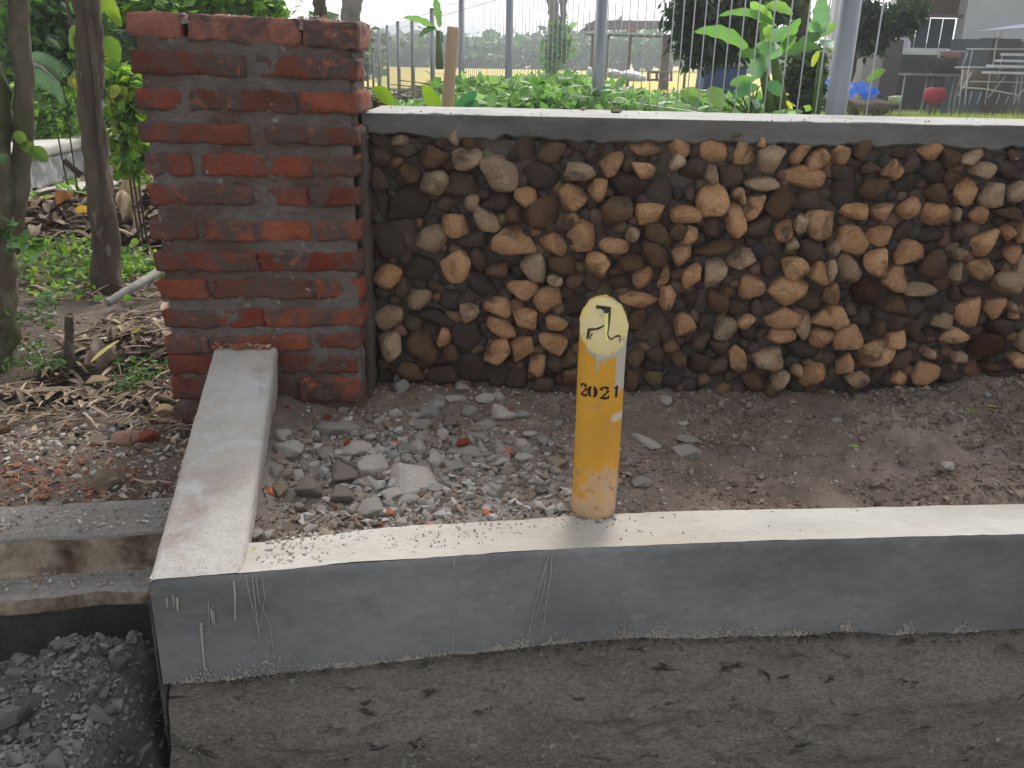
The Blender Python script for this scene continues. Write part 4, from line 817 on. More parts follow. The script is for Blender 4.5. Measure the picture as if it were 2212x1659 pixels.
# pebbles embedded under the kerb face
P=[];Sz=[];Cc=[]
for _ in range(420):
    x=random.uniform(-.58,1.5); z=-.19-abs(random.gauss(0,.022)); P.append((x,kf(x)+.016,z-.005)); Sz.append(random.uniform(.0015,.006)); k=random.uniform(.5,1.1); Cc.append((.26*k,.23*k,.19*k))
scatter_crumbs('embedded_gravel',P,Sz,Cc)
q=aty(490,1480,1.285); tag(chunk('pebble',(q[0],q[1],q[2]),(.011,.008,.013),(0,0,0),(.36,.33,.29)),'single pale round pebble stuck under the kerb face','stone')
# ================================================================= LEAVES (foliage builders)
def leaf_cloud(centers,radii,n,size,cols,seed=0,droop=.0,surface=.35,aspect=.45):
    rg=np.random.default_rng(seed); centers=np.array(centers,float); radii=np.array(radii,float); w=radii.prod(1)**(2/3); w/=w.sum()
    idx=rg.choice(len(centers),n,p=w); d=rg.normal(size=(n,3)); d/=np.linalg.norm(d,axis=1,keepdims=True); rr=rg.uniform(surface,1.,(n,1))**.6
    P=centers[idx]+d*rr*radii[idx]*(1+.25*rg.normal(size=(n,1)))
    a=rg.normal(size=(n,3)); a[:,2]=a[:,2]*.6-droop; a/=np.linalg.norm(a,axis=1,keepdims=True)
    b=np.cross(a,rg.normal(size=(n,3))*.7+d*.6+[0,0,.4]); b/=np.linalg.norm(b,axis=1,keepdims=True)+1e-9; nn=np.cross(a,b)
    L=size*rg.uniform(.6,1.4,(n,1)); Wd=L*aspect
    v0=P; v1=P+a*L*.45+b*Wd*.5+nn*L*.08; v2=P+a*L; v3=P+a*L*.45-b*Wd*.5+nn*L*.08; v4=P+a*L*.5-nn*L*.02
    V=np.stack([v0,v1,v2,v3],1).reshape(-1,3); Fs=(np.arange(n)[:,None]*4+np.arange(4)[None]).astype(np.int32)
    cc=np.array(cols)[rg.integers(0,len(cols),n)]*rg.uniform(.7,1.3,(n,1)); C_=np.repeat(cc,4,0)
    return V,Fs,C_
def big_leaf(base,tip,width,color,sag=.1,fold=.15,parent=None,name='leaf',label=None,cat=None,n=14,torn=0.,side=None,group=None):
    base=Vector(base); tip=Vector(tip); ax=(tip-base); L=ax.length; ax.normalize()
    if side is None: side=Vector((1,0,0)) if abs(ax.x)<.8 else Vector((0,.4,1))
    side=(Vector(side)-ax*Vector(side).dot(ax)).normalized(); nrm=ax.cross(side)
    if nrm.z<0: nrm=-nrm
    V=[]; m_=7
    for i in range(n+1):
        f=i/n; c=base+ax*L*f+Vector((0,0,1))*(sag*L*(4*f*(1-f))-0*sag)
        w=width/2*(math.sin(math.pi*min(1,max(0,f)))**.55)*(1-.25*f) if 0<f<1 else .001
        for j in range(m_):
            s=-1+2*j/(m_-1); e=1-torn*abs(math.sin(i*2.3+(1 if s>0 else 4)))*(abs(s)>.9)
            V.append(c+side*w*s*e+nrm*(fold*w*abs(s)+.03*w*math.sin(f*25+s)))
    o=mesh(name,[tuple(v) for v in V],grid_faces(n+1,m_),MT['bigleaf'],parent,color=color)
    if label: tag(o,label,cat,group)
    return o
G1=(.10,.20,.035); G2=(.06,.13,.03); G3=(.15,.27,.04); G4=(.035,.085,.025); G5=(.22,.32,.05); GY=(.45,.42,.05)
G1,G2,G3,G4,G5=[tuple(1.5*q_ for q_ in g_) for g_ in (G1,G2,G3,G4,G5)]
def trunk(name,pts,rad,mat,label,cat='tree',group=None,wob=.10,seed=0,parent=None,n=16):
    P=[];Rr=[];k=max(2,int(60/ (len(pts)-1)))
    for i in range(len(pts)-1):
        for j in range(k):
            f=j/k; P.append(np.array(pts[i])*(1-f)+np.array(pts[i+1])*f); Rr.append(rad[i]*(1-f)+rad[i+1]*f)
    P.append(np.array(pts[-1])); Rr.append(rad[-1]); P=np.array(P); P+=np.stack([fbm(P+seed,2.5,3,seed),fbm(P+seed,2.5,3,seed+1),0*P[:,0]],1)*np.array(Rr)[:,None]*.45
    V,Fs=tube([tuple(p) for p in P],Rr,n,True,wob,seed); V=np.array(V); V=V+fbm(V,22,3,seed)[:,None]*np.mean(Rr)*.22*np.array([1,1,0])
    o=mesh(name,V,Fs,mat,parent)
    if label: tag(o,label,cat,group)
    return o
# tree 2 (dark trunk)
t2=empty('tree',(-1.62,3.4,-.1)); tag(t2,'dark straight trunk nearest the brick pillar with creeper stems','tree')
trunk('trunk',[(-1.615,3.42,-.14),(-1.612,3.42,.05),(-1.585,3.41,.5),(-1.545,3.4,1.0),(-1.50,3.4,1.8),(-1.42,3.42,3.4)],[.072,.052,.045,.044,.043,.03],MT['bark'],None,parent=t2,seed=3)
trunk('branch_stub',[(-1.655,3.40,.40),(-1.70,3.38,.46)],[.014,.011],MT['bark'],None,parent=t2,seed=5,n=8)
trunk('creeper',[(-1.57,3.375,.25),(-1.538,3.365,.6),(-1.525,3.36,.95),(-1.50,3.355,1.5)],[.011,.009,.010,.008],MT['bark'],None,parent=t2,seed=8,n=8)
V,Fs,C_=leaf_cloud([(-1.4,3.45,3.7),(-1.0,3.6,4.1),(-1.9,3.3,4.0),(-1.3,4.0,4.3)],[(.7,.7,.45)]*4,5200,.09,[G1,G2,G4],31); mesh('crown',V,Fs,MT['leaf'],t2,smooth=False,cols=C_)
# tree 1 (double mossy trunk at the left edge)
t1=empty('tree',(-1.56,2.55,-.1)); tag(t1,'mossy double trunk at the left edge, thick and greenish brown','tree')
trunk('trunk',[(-1.62,2.50,-.16),(-1.575,2.52,.05),(-1.53,2.55,.3),(-1.50,2.58,.6),(-1.475,2.6,1.0),(-1.45,2.6,2.6)],[.10,.078,.062,.05,.045,.035],MT['mossbark'],None,parent=t1,seed=11)
trunk('second_stem',[(-1.515,2.60,.28),(-1.455,2.6,.45),(-1.408,2.62,.7),(-1.375,2.62,1.0),(-1.33,2.62,2.4)],[.03,.027,.026,.026,.02],MT['mossbark'],None,parent=t1,seed=14)
V,Fs,C_=leaf_cloud([(-1.5,2.8,3.2),(-2.1,2.6,3.4),(-1.1,2.5,3.5)],[(.7,.7,.45)]*3,4200,.09,[G1,G2,G4],32); mesh('crown',V,Fs,MT['leaf'],t1,smooth=False,cols=C_)
V,Fs,C_=leaf_cloud([(-1.50,2.50,.62),(-1.47,2.5,.36),(-1.40,2.48,.32),(-1.53,2.46,.15)],[(.05,.03,.07),(.04,.03,.05),(.05,.03,.03),(.05,.03,.06)],120,.035,[G1,G2,(.12,.2,.12)],33,aspect=.8); mesh('ivy_leaves',V,Fs,MT['leaf'],t1,smooth=False,cols=C_)
def vineleaf(px,py,Y,w,h,ang,c,parent,name='leaf'):
    q=aty(px,py,Y); k=Y/math.cos(PITCH)/F_PX*.95; a=R(ang); d=Vector((math.cos(a),0,math.sin(a))); b=Vector(q)-d*(w*k/2); tp=Vector(q)+d*(w*k/2)
    return big_leaf(b,tp,h*k,c,.06,.2,parent,name,side=(-math.sin(a),.5,math.cos(a)))
for a_ in [(85,335,2.45,42,34,-40,(.12,.2,.04)),(45,300,2.45,34,26,-60,(.14,.22,.05)),(60,318,2.45,26,30,-80,(.10,.17,.04)),(8,345,2.4,30,26,20,(.07,.13,.07))]: vineleaf(*a_,t1)
# low broken stump beside mossy tree
trunk('stump',[(-1.345,2.52,-.08),(-1.34,2.53,.02),(-1.33,2.53,.10)],[.018,.014,.012],MT['bark'],'thin broken stump right of the mossy double trunk','stump',seed=21,n=8)
# ---- undergrowth behind, a hillside of leaves
rg=np.random.default_rng(5)
cs=[];rs=[]
for _ in range(150):
    x=random.uniform(-11,-3.3)*1.; y=random.uniform(9.0,13.5); x=min(x,-.33*y); cs.append((x,y,random.uniform(-.1,.3)+ (y-8.6)*.55)); rs.append((.8,.6,.65))
for _ in range(26): cs.append((random.uniform(-4.4,-2.9),random.uniform(9.2,10.8),random.uniform(0,2.0))); rs.append((.55,.5,.6))
V,Fs,C_=leaf_cloud(cs,rs,52000,.16,[G2,G4,G4,G1,(.05,.10,.05),(.08,.13,.07)],41,aspect=.42); tag(mesh('jungle_foliage',V,Fs,MT['leaf'],smooth=False,cols=C_,org=False),kind='stuff')
def hillf(u,v):
    x=-14+10.2*u-.3*v; y=9.0+7*v; p=np.stack([x,y,0*x],1); return np.stack([x,y,-.15+(y-9)*.62+.3*fbm(p,.6,3,3)],1)
tag(surf('hillside',60,40,hillf,MT['yard'],org=False),kind='structure')
def shrub(name,label,centers,radii,n,size,cols,seed,stems=3,aspect=.55,cat='shrub',matl='leaf'):
    c=np.array(centers); e=empty(name,(float(c[:,0].mean()),float(c[:,1].mean()),float(c[:,2].min())-.15)); tag(e,label,cat)
    V,Fs,C_=leaf_cloud(centers,radii,n,size,cols,seed,aspect=aspect); mesh('foliage',V,Fs,MT[matl],e,smooth=False,cols=C_)
    for i in range(stems):
        q=c[i%len(c)]; b0=(q[0]*.6+e.location.x*.4,q[1]+.02,min(-.12,e.location.z)); mesh('stem',*tube([b0,((b0[0]+q[0])/2,q[1],(b0[2]+q[2])/2),tuple(q)],[.006,.005,.003],6),MT['bark'],e)
    return e
def Q(px,py,Y): return tuple(aty(px,py,Y))
shrub('shrub','bright green leafy bush between the two trunks above the canal wall',[Q(90,210,7.4),Q(110,240,7.4),Q(140,270,7.5),Q(100,285,7.2),Q(165,290,7.6),Q(70,260,7.3)],[(.22,.2,.2)]*6,3200,.085,[G3,G1,G3,G5,G2],51,aspect=.6,stems=0)
shrub('climbing_shrub','leafy creeper bush with yellowish leaves just left of pillar',[Q(262,190,4.2),Q(280,230,4.2),Q(265,270,4.15),Q(285,310,4.15),Q(270,335,4.1),Q(300,265,4.2),Q(295,345,4.2),Q(248,175,4.3)],[(.075,.08,.09)]*8,900,.06,[G3,G1,G5,G2,(.3,.33,.06)],52,aspect=.7)
shrub('shrub','shadowy green bush behind dark trunk at upper left',[Q(120,60,6),Q(150,40,6.1),Q(90,90,6),Q(135,120,6),Q(60,20,6.2)],[(.25,.2,.22)]*5,1500,.10,[G2,G4,G1,(.07,.13,.07)],53)
shrub('shrub','tall reedy greenery right of the dark trunk above pillar shoulder',[Q(300,10,5.6),Q(350,0,5.8),Q(420,5,6),Q(500,0,6),Q(560,5,6.2)],[(.2,.15,.10)]*5,1500,.09,[G1,G2,G3],54)
# palm frond
pf=empty('palm',(-3.2,6.4,0)); tag(pf,'bluish green palm frond arching behind the bush at left','palm')
b0=Vector(Q(52,134,5.4)); tp=Vector(Q(130,180,5.2)); mesh('rachis',*tube([b0,(b0+tp)/2+Vector((0,0,.03)),tp],[.014,.009,.003],6),MT['palebark'],pf)
for i in range(22):
    f=i/22; c=b0.lerp(tp,f)+Vector((0,0,.03*4*f*(1-f)))
    for s in (-1,1):
        big_leaf(c,c+Vector((.07+.03*s,-.04,s*.10-.04)),.011,(.16,.27,.2),.05,.3,pf,'leaflet',n=4)
# large single leaves (banana seedlings, taro) at left
def leafplant(name,label,leaves,Y,base,cat='plant'):
    e=empty(name,base); tag(e,label,cat)
    for (bx,by,tx,ty,w,c,sg) in leaves:
        b_=aty(bx,by,Y); t_=aty(tx,ty,Y-.08*random.random()); k=Y/F_PX/math.cos(PITCH)*.97
        d=Vector(t_-b_); sd_=Vector((-d.z,.35*d.length,d.x)); big_leaf(b_,t_,w*k,c,sg,.12,e,'leaf',side=sd_,torn=.15)
        mesh('stalk',*tube([tuple(base),tuple((np.array(base)+b_)/2+np.array([0,.03,.05])),tuple(b_)],[.005,.0035,.003],6),MT['bigleaf'],e,color=(.16,.25,.06))
    return e
leafplant('banana_plant','banana seedling with bright leaves right of dark trunk',[(222,-8,258,50,34,(.30,.42,.05),.03),(240,20,262,58,22,(.16,.30,.05),.03),(228,78,255,140,46,(.16,.28,.035),.05),(218,140,240,196,36,(.09,.17,.03),.04),(232,150,256,178,12,(.2,.32,.05),.03)],4.6,tuple(atz(262,420,-.12)))
leafplant('taro_plant','broad dull olive leaves left of dark trunk',[(190,75,165,110,44,(.13,.19,.04),.05),(150,100,172,62,50,(.10,.16,.035),.05),(168,150,182,200,44,(.24,.27,.10),.04),(182,165,188,205,34,(.18,.2,.06),.04),(150,165,172,190,30,(.26,.30,.13),.04)],4.4,tuple(atz(205,430,-.12)))
leafplant('taro_plant','pair of yellow-green leaves above the creeper bush near pillar',[(236,208,262,190,30,(.32,.36,.05),.05),(258,190,275,205,24,(.28,.34,.05),.05)],4.1,tuple(atz(275,470,-.12)))
o=big_leaf(Q(158,170,4.35),Q(176,196,4.35),.035,(.62,.45,.03),.03,.1,None,'leaf','bright yellow dead leaf hanging left of dark trunk','leaf')
o=big_leaf(Q(140,38,6),Q(165,58,5.9),.08,(.5,.30,.13),.05,.1,None,'leaf','brown dead leaf hanging high between the two trunks','leaf')
# thin dark and pale trunks further off
trunk('slim_tree',[Q(596,90,9),Q(595,-60,9)],[.05,.05],MT['bark'],'slim dark trunk rising just above the brick pillar','tree',seed=61,n=8)
trunk('slim_tree',[Q(694,120,8),Q(690,-80,8)],[.055,.05],MT['bark'],'thin grey-brown trunk behind right part of brick pillar top','tree',seed=62,n=8)
trunk('slim_tree',[Q(755,260,7),Q(757,100,7),Q(758,-80,7)],[.075,.073,.07],MT['palebark'],'thicker grey trunk behind the right corner of brick pillar','tree',seed=63,n=10)
trunk('sapling',[Q(140,-20,5.5),Q(152,40,5.5),Q(172,110,5.5)],[.013,.012,.010],MT['bark'],'thin leaning sapling stem between two trunks','sapling',seed=64,n=6)
# canal wall
cw=empty('canal_wall',(-3.4,6.5,-.1)); tag(cw,'grey canal wall of rough stone under pale slab behind trees','wall')
mesh('slab',*rough_box(-3.62,6.65,.15,.36,3.2,.085,(4,30,3),.015,.006,3),MT['pale'],cw)
mesh('stone_face',*rough_box(-3.60,6.65,0,.28,3.1,.22,(3,60,8),.01,.02,4,nscale=12),rough_mat('canal stone',(.30,.30,.31),(.45,.45,.45),9,bump=1,bscale=20,bdist=.03,spots=(.6,.6,.6),spot_scale=14,spot_lo=.58,spot_hi=.64,stretch=(1,1,.6)),cw)
mesh('apron',*rough_box(-3.28,6.45,-.13,.38,2.7,.05,(5,30,2),.01,.008,5),MT['pale'],cw)
mesh('apron_foot',*rough_box(-3.20,6.3,-.2,.30,2.6,.10,(5,20,2),.01,.02,6),MT['ledgetop'],cw)
c2=empty('canal_wall',(-4.2,10,0)); tag(c2,'distant pale block end of the canal wall beside dark trunk','wall')
mesh('slab',*rough_box(*(np.array(Q(180,240,9.0))+[0,.2,0]),.42,.5,.10,(6,4,2),.01,.01,7),MT['pale'],c2); mesh('stone_face',*rough_box(*(np.array(Q(180,258,9.0))+[.02,.25,0]),.34,.4,.16,(6,4,3),.01,.02,8),MT['ledgetop'],c2)
c3=tag(mesh('canal_wall',*rough_box(*(np.array(Q(270,232,8.5))+[0,.2,0]),.6,.4,.10,(6,4,2),.01,.01,9),MT['pale']),'pale slab of the canal wall partly hidden right of dark trunk','wall')
# ---- litter : curled dry leaves and sheaths
def strip(p,L,w,az,curl,up,c,n=5):
    V=[];d=np.array([math.cos(az),math.sin(az),0]); s=np.array([-math.sin(az),math.cos(az),0])
    for i in range(n+1):
        f=i/n; q=np.array(p)+d*L*(f-.5)+np.array([0,0,1])*(up*L*math.sin(f*math.pi)+curl*L*(f-.5))
        ww=w*math.sin(math.pi*(.12+.76*f))**.7/2; V+=[q-s*ww+[0,0,ww*.5],q,q+s*ww+[0,0,ww*.5]]
    return V,[[i*3+k,i*3+k+3,i*3+k+4,i*3+k+1] for i in range(n) for k in (0,1)]
V=[];Fs=[];C_=[];o=0
DP=[(.34,.27,.2),(.42,.34,.26),(.24,.18,.13),(.16,.12,.09),(.5,.42,.33),(.12,.09,.07),(.28,.23,.19)]
def add_litter(n,fx,fy,Ls,ws,upr=(0,.15),cont=None):
    global o
    k=0
    while k<n:
        x=random.uniform(*fx); y=random.uniform(*fy)
        if cont and not cont(x,y): continue
        k+=1; L=random.uniform(*Ls); v,f=strip((x,y,lz(x,y)+random.uniform(.004,.03)),L,random.uniform(*ws),random.gauss(0.2,1.1),random.uniform(-.35,.35),random.uniform(*upr),None)
        V.extend(v); Fs.extend([[i+o for i in q] for q in f]); o+=len(v); c=np.array(DP[random.randrange(7)])*random.uniform(.7,1.2); C_.extend([c]*len(v))
add_litter(1500,(-1.42,-.66),(2.2,3.1),(.02,.15),(.003,.024),cont=lambda x,y:x<-.5-(y-2)*.25)
add_litter(300,(-1.35,-.75),(2.0,2.4),(.03,.09),(.004,.012))
add_litter(700,(-2.9,-1.2),(4.3,5.5),(.08,.3),(.02,.07),(0,.3))
add_litter(300,(-2.2,-1.2),(3.2,4.3),(.04,.14),(.01,.03))
add_litter(160,(-1.2,-.66),(1.62,2.05),(.01,.04),(.003,.008))
tag(mesh('leaf_litter',np.array(V),np.array(Fs),MT['dry'],smooth=False,cols=np.array(C_),org=False),kind='stuff')
def sheath(px,py,Y,w,h,ang,c,label,curl=1.,name='dry_sheath',cat='dry sheath'):
    q=Vector(aty(px,py,Y)); k=Y/F_PX/math.cos(PITCH)*1.0; Lr=h*k; r=w*k/2; a=R(ang)
    ax=Vector((math.sin(a),.25,math.cos(a))).normalized(); sd_=Vector((math.cos(a),0,-math.sin(a))); nr=ax.cross(sd_)
    if nr.y>0: nr=-nr
    V=[]
    for i in range(13):
        f=i/12; rr=r*(.75+.35*math.sin(f*2.6+.4)) 
        for j in range(9):
            th=(-1+2*j/8)*1.35*curl; V.append(q+ax*Lr*(f-.5)+sd_*rr*math.sin(th)+nr*rr*(math.cos(th)-.6)*.8+nr*.02*math.sin(f*9+j))
    return tag(mesh(name,[tuple(v) for v in V],grid_faces(13,9),MT['dryobj'],color=c),label,cat)
sheath(280,398,4.75,38,70,12,(.52,.40,.26),'upright curled banana sheath, tan with white streaks, behind pillar')
sheath(272,448,4.6,62,26,80,(.58,.48,.34),'folded pale dry sheath under the upright one')
sheath(215,765,2.5,50,58,25,(.36,.30,.25),'curled grey-brown sheath arching over dark hollow')
sheath(250,735,2.62,60,20,75,(.30,.24,.19),'short arched dry sheath above the grey-brown one')
sheath(135,440,4.7,34,52,8,(.52,.25,.07),'rusty orange dry leaf standing below bamboo pole')
sheath(110,455,4.72,22,40,-25,(.6,.55,.47),'pale dry leaf flap left of rusty orange leaf')
big_leaf(Q(160,455,4.55),Q(196,452,4.5),.042,(.85,.47,.02),.03,.15,None,'leaf','vivid orange-yellow fallen leaf left of dark trunk','leaf')
b=empty('bamboo_pole',Q(120,432,4.9)); b_=tag(b,'split yellow bamboo pole lying level in front of canal wall','bamboo pole')
p0=np.array(Q(40,440,4.9)); p1=np.array(Q(190,420,4.9)); mesh('pole',*tube([tuple(p0),tuple((p0+p1)/2+[0,0,.003]),tuple(p1)],.012,8),MT['dryobj'],b,color=(.62,.45,.16))
tag(mesh('bamboo_strip',*tube([Q(285,405,4.4),Q(328,384,4.3)],[.008,.008],6),MT['dryobj'],color=(.62,.48,.26)),'short pale bamboo slat beside pillar above dry sheath','bamboo slat')
tag(mesh('stick',*tube([Q(248,385,5),Q(275,398,5)],[.008,.008],6),MT['dryobj'],color=(.7,.68,.62)),'white short stick in grass behind dark trunk','stick')
trunk('log',[tuple(atz(232,662,-.03)+np.array([0,0,.012])),tuple(atz(290,628,.0)+np.array([0,0,.015])),tuple(atz(352,592,.02)+np.array([0,.1,.02]))],[.015,.016,.017],MT['palebark'],'pale brown fallen branch slanting up to the pillar','branch',seed=71,n=10)
trunk('twig',[tuple(atz(95,690,.0)+np.array([0,0,.02])),tuple(atz(130,700,0)+np.array([0,0,.03]))],[.005,.004],MT['palebark'],'short pale twig beside hollow','twig',seed=72,n=6)
tag(mesh('stick',*tube([tuple(atz(262,925,-.02)+np.array([0,0,.01])),tuple(atz(300,893,-.02)+np.array([0,0,.012]))],[.003,.003],6),MT['dryobj'],color=(.34,.29,.18)),'thin olive stick on soil left of tan pentagonal stone','stick')
big_leaf(Q(196,783,2.3),Q(258,735,2.42),.018,(.62,.55,.17),.03,.2,None,'dry_leaf','long yellow dry blade across the curled sheath','dry leaf')
big_leaf(Q(285,722,2.6),Q(304,708,2.62),.014,(.6,.52,.16),.03,.2,None,'dry_leaf','short yellow dry blade nearer the pillar','dry leaf')
# pink cloth scrap
def clothf(u,v):
    a=atz(86,505,-.05)+np.array([0,0,.03]); b=atz(142,512,-.05)+np.array([0,0,.03]); P=a[None]*(1-u)[:,None]+b[None]*u[:,None]; P=P+np.stack([0*v,-.18*v,-.05*v],1); P[:,2]+=.02*fbm(P,12,3,7); return P
tag(surf('cloth_scrap',20,10,clothf,MT['cloth'],org=True),'crumpled pink cloth scrap under dry leaves at left','cloth').color=(.62,.26,.34,1)
# weeds around the trunks
def weeds(name,label,pts,n,size,cols,seed,cat='weed'):
    V,Fs,C_=leaf_cloud(pts,[(.09,.08,.035)]*len(pts),n,size,cols,seed,aspect=.6,droop=-.5); return V,Fs,C_
pts=[tuple(atz(px,py,-.05)+np.array([0,0,.02])) for px,py in [(190,570),(165,590),(280,560),(300,580),(120,600),(90,570),(330,590),(130,640),(170,540),(250,600),(95,540),(210,600)]]
V,Fs,C_=leaf_cloud(pts,[(.15,.13,.04)]*len(pts),1300,.033,[G3,G1,G2,(.12,.22,.12),G5,(.2,.2,.1)],81,aspect=.6)
pts2=[tuple(atz(px,py,-.04)+np.array([0,0,.02])) for px,py in [(300,790),(340,800),(110,800),(285,840),(320,820),(355,790),(60,760),(40,790),(25,700),(85,690)]]
V2,F2,C2=leaf_cloud(pts2,[(.06,.06,.018)]*len(pts2),900,.018,[G2,(.12,.18,.08),G4,(.16,.2,.1)],82,aspect=.5)
cs=[(random.uniform(-6.5,-3.7),random.uniform(5.5,9),random.uniform(-.15,.05)) for _ in range(60)]+[(random.uniform(-3.3,-1.),random.uniform(5.6,9),-.15) for _ in range(40)]
V3,F3,C3=leaf_cloud(cs,[(.35,.35,.12)]*100,9000,.08,[G1,G3,G2],83)
tag(mesh('ground_cover',np.vstack([V,V2,V3]),np.vstack([Fs,F2+len(V),F3+len(V)+len(V2)]),MT['leaf'],smooth=False,cols=np.vstack([C_,C2,C3]),org=False),kind='stuff')
lb=empty('seedling',tuple(atz(100,650,-.03))); tag(lb,'blue-green feathery seedling on soil between the trunks','seedling')
for px,py,w,h,a in [(95,645,34,12,10),(110,640,30,12,30),(90,655,30,10,-10),(115,652,26,10,-20),(72,560,30,12,50)]: vineleaf(px,py,2.9,w,h,a,(.13,.24,.15),lb)
for (px,py,Y,w,h,a,c,lab) in [(276,648,2.9,22,20,-60,(.16,.34,.05),'fresh green heart leaf on litter beside fallen branch'),(213,648,2.95,22,16,-50,(.13,.26,.11),'green leaf on litter left of the fallen branch'),(292,528,3.9,20,22,60,(.30,.42,.06),'yellow-green leaf catching light behind pillar'),(110,705,2.7,26,14,-20,(.12,.2,.03),'dull green leaf beside litter at mossy trunk')]:
    q=aty(px,py,Y); k=Y/F_PX; big_leaf(tuple(q-np.array([w*k/2,0,0])),tuple(q+np.array([w*k/2,0,h*k*.3])),h*k,c,.05,.2,None,'leaf',lab,'leaf',side=(0,.5,.8))
for (px,py,z,w,c,lab) in [(250,1063,-.03,12,(.25,.50,.22),'tiny round green leaf beside brown pointed stone'),(885,868,.0,13,(.5,.5,.06),'yellow-green small leaf on rubble near wall foot'),(550,1199,.022,9,(.5,.55,.06),'small lime leaf on kerb top at beam corner')]:
    q=atz(px,py,z); k=q[1]/F_PX; big_leaf(tuple(q+np.array([-w*k/2,0,.008])),tuple(q+np.array([w*k/2,.005,.014])),w*k*.8,c,.02,.1,None,'leaf',lab,'leaf',side=(0,1,.5),n=6)
for (x,y,w,c,lab) in [(1260,568,60,(.32,.45,.06),'slim green leaf on bare dirt right of centre'),(1910,370,50,(.28,.38,.06),'slim green leaf near the wall foot at right'),(2025,345,55,(.6,.42,.08),'yellow slim leaf near the wall foot at far right')]:
    X,Y=B(x,y); q=atz(X,Y,.01); q=atz(X,Y,gz(q[0],q[1])+.006); k=q[1]/F_PX; big_leaf(tuple(q+np.array([-w*sB*k/2,0,.004])),tuple(q+np.array([w*sB*k/2,-.008,.004])),w*sB*k*.35,c,.03,.1,None,'leaf',lab,'leaf',side=(0,1,.4),n=6)
# ================================================================= WIRE FENCE
fe=empty('wire_fence',(1.1,3.0,0)); tag(fe,'welded wire fence on round grey posts receding behind the wall','fence')
fx=[1820,1291,1098,997,935,893,860,834,813,797,784,773]; FP=[]
v0=np.array(aty(1820,135,3.0)); v1=np.array(aty(997,122,3.0*1150/327)); dirf=(v1-v0)[:2]/3.0
for n in range(12): FP.append((v0[0]+dirf[0]*n,v0[1]+dirf[1]*n))
PRD=.033
for n,(x,y) in enumerate(FP):
    V,Fs=tube([(x,y,-.15),(x,y,1.455)],PRD,20,True); mesh('post',V,Fs,MT['galv'],fe)
    V,Fs=tube([(x,y,1.455),(x,y,1.475)],[PRD*1.08,PRD*.9],16,True); mesh('post_cap',V,Fs,MT['galv'],fe)
dl=math.hypot(*dirf); 
wire_me=None
for n in range(11):
    (x0,y0),(x1,y1)=FP[n],FP[n+1]; cnt=21
    if n<3:
        for k in range(1,cnt):
            f=k/cnt; r=.0026
            if wire_me is None:
                V,Fs=tube([(0,0,.18),(0,0,1.43)],r,6,True); o1=mesh('wire',V,Fs,MT['wire'],fe,org=False); wire_me=o1.data; o1.location=(x0+(x1-x0)*f-1.1,y0+(y1-y0)*f-3.0,0)
            else:
                o1=bpy.data.objects.new('wire',wire_me); COL.objects.link(o1); o1.parent=fe; o1.location=(x0+(x1-x0)*f-1.1,y0+(y1-y0)*f-3.0,0)
    else:
        b=MB()
        for k in range(1,cnt): f=k/cnt; b.add(tube([(x0+(x1-x0)*f,y0+(y1-y0)*f,.18),(x0+(x1-x0)*f,y0+(y1-y0)*f,1.43)],.0026,3,False))
        tag(b.build('wire_panel',MT['wire'],fe),kind='stuff')
    for z in (.2,.642,1.34,1.43):
        mesh('rail_wire',*tube([(x0,y0,z),(x1,y1,z)],.0032,5),MT['wire'],fe)
sx0=(FP[0][0]+.075,FP[0][1]-.06); mesh('wire',*tube([(sx0[0],sx0[1],.2),(sx0[0]+.005,sx0[1],1.43)],.003,6),MT['wire'],fe)
b=empty('bamboo_stake',tuple(aty(965,240,3.2))); tag(b,'thick pale bamboo stake leaning behind coping between fence posts','bamboo stake')
p0=np.array(Q(962,300,3.2)); p1=np.array(Q(979,58,3.2)); 
pts=[];rad=[]
for i in range(25):
    f=i/24; pts.append(tuple(p0+(p1-p0)*f)); rad.append((.020+.0015*(i%8==2)))
mesh('cane',*tube(pts,rad,12),rough_mat('bamboo',(.42,.30,.19),(.5,.38,.27),8,bump=.3,bscale=30,stretch=(1,1,.2)),b)
# seedlings poking over the coping
e=empty('banana_seedling',tuple(Q(840,260,2.9))); tag(e,'bright lime banana leaf arching over coping near pillar','plant'); big_leaf(Q(848,228,2.9),Q(805,190,2.95),.05,(.32,.50,.04),.10,.15,e,'leaf',side=(.3,.5,.8))
big_leaf(Q(862,232,2.95),Q(842,212,2.95),.03,(.14,.3,.1),.05,.15,e,'leaf')
e=empty('banana_seedling',tuple(Q(950,260,3.0))); tag(e,'lime pointed leaf and dark leaf flanking the bamboo stake','plant'); big_leaf(Q(950,250,3.05),Q(914,182,3.05),.058,(.30,.48,.04),.03,.12,e,'leaf',side=(.8,.3,.4)); big_leaf(Q(985,235,3.3),Q(1030,198,3.35),.055,(.06,.22,.12),-.03,.12,e,'leaf',side=(.5,.3,-.8)); big_leaf(Q(1000,238,3.3),Q(1032,218,3.35),.04,(.07,.25,.13),-.03,.12,e,'leaf',side=(.5,.3,-.8))
V,Fs,C_=leaf_cloud([Q(815,222,3.0),Q(800,215,3.0)],[(.05,.05,.03)]*2,160,.03,[(.14,.14,.05),(.1,.09,.05),G2],85); tag(mesh('weed_tuft',V,Fs,MT['leaf'],smooth=False,cols=C_),'small brownish weed tuft in corner of pillar and coping','weed')
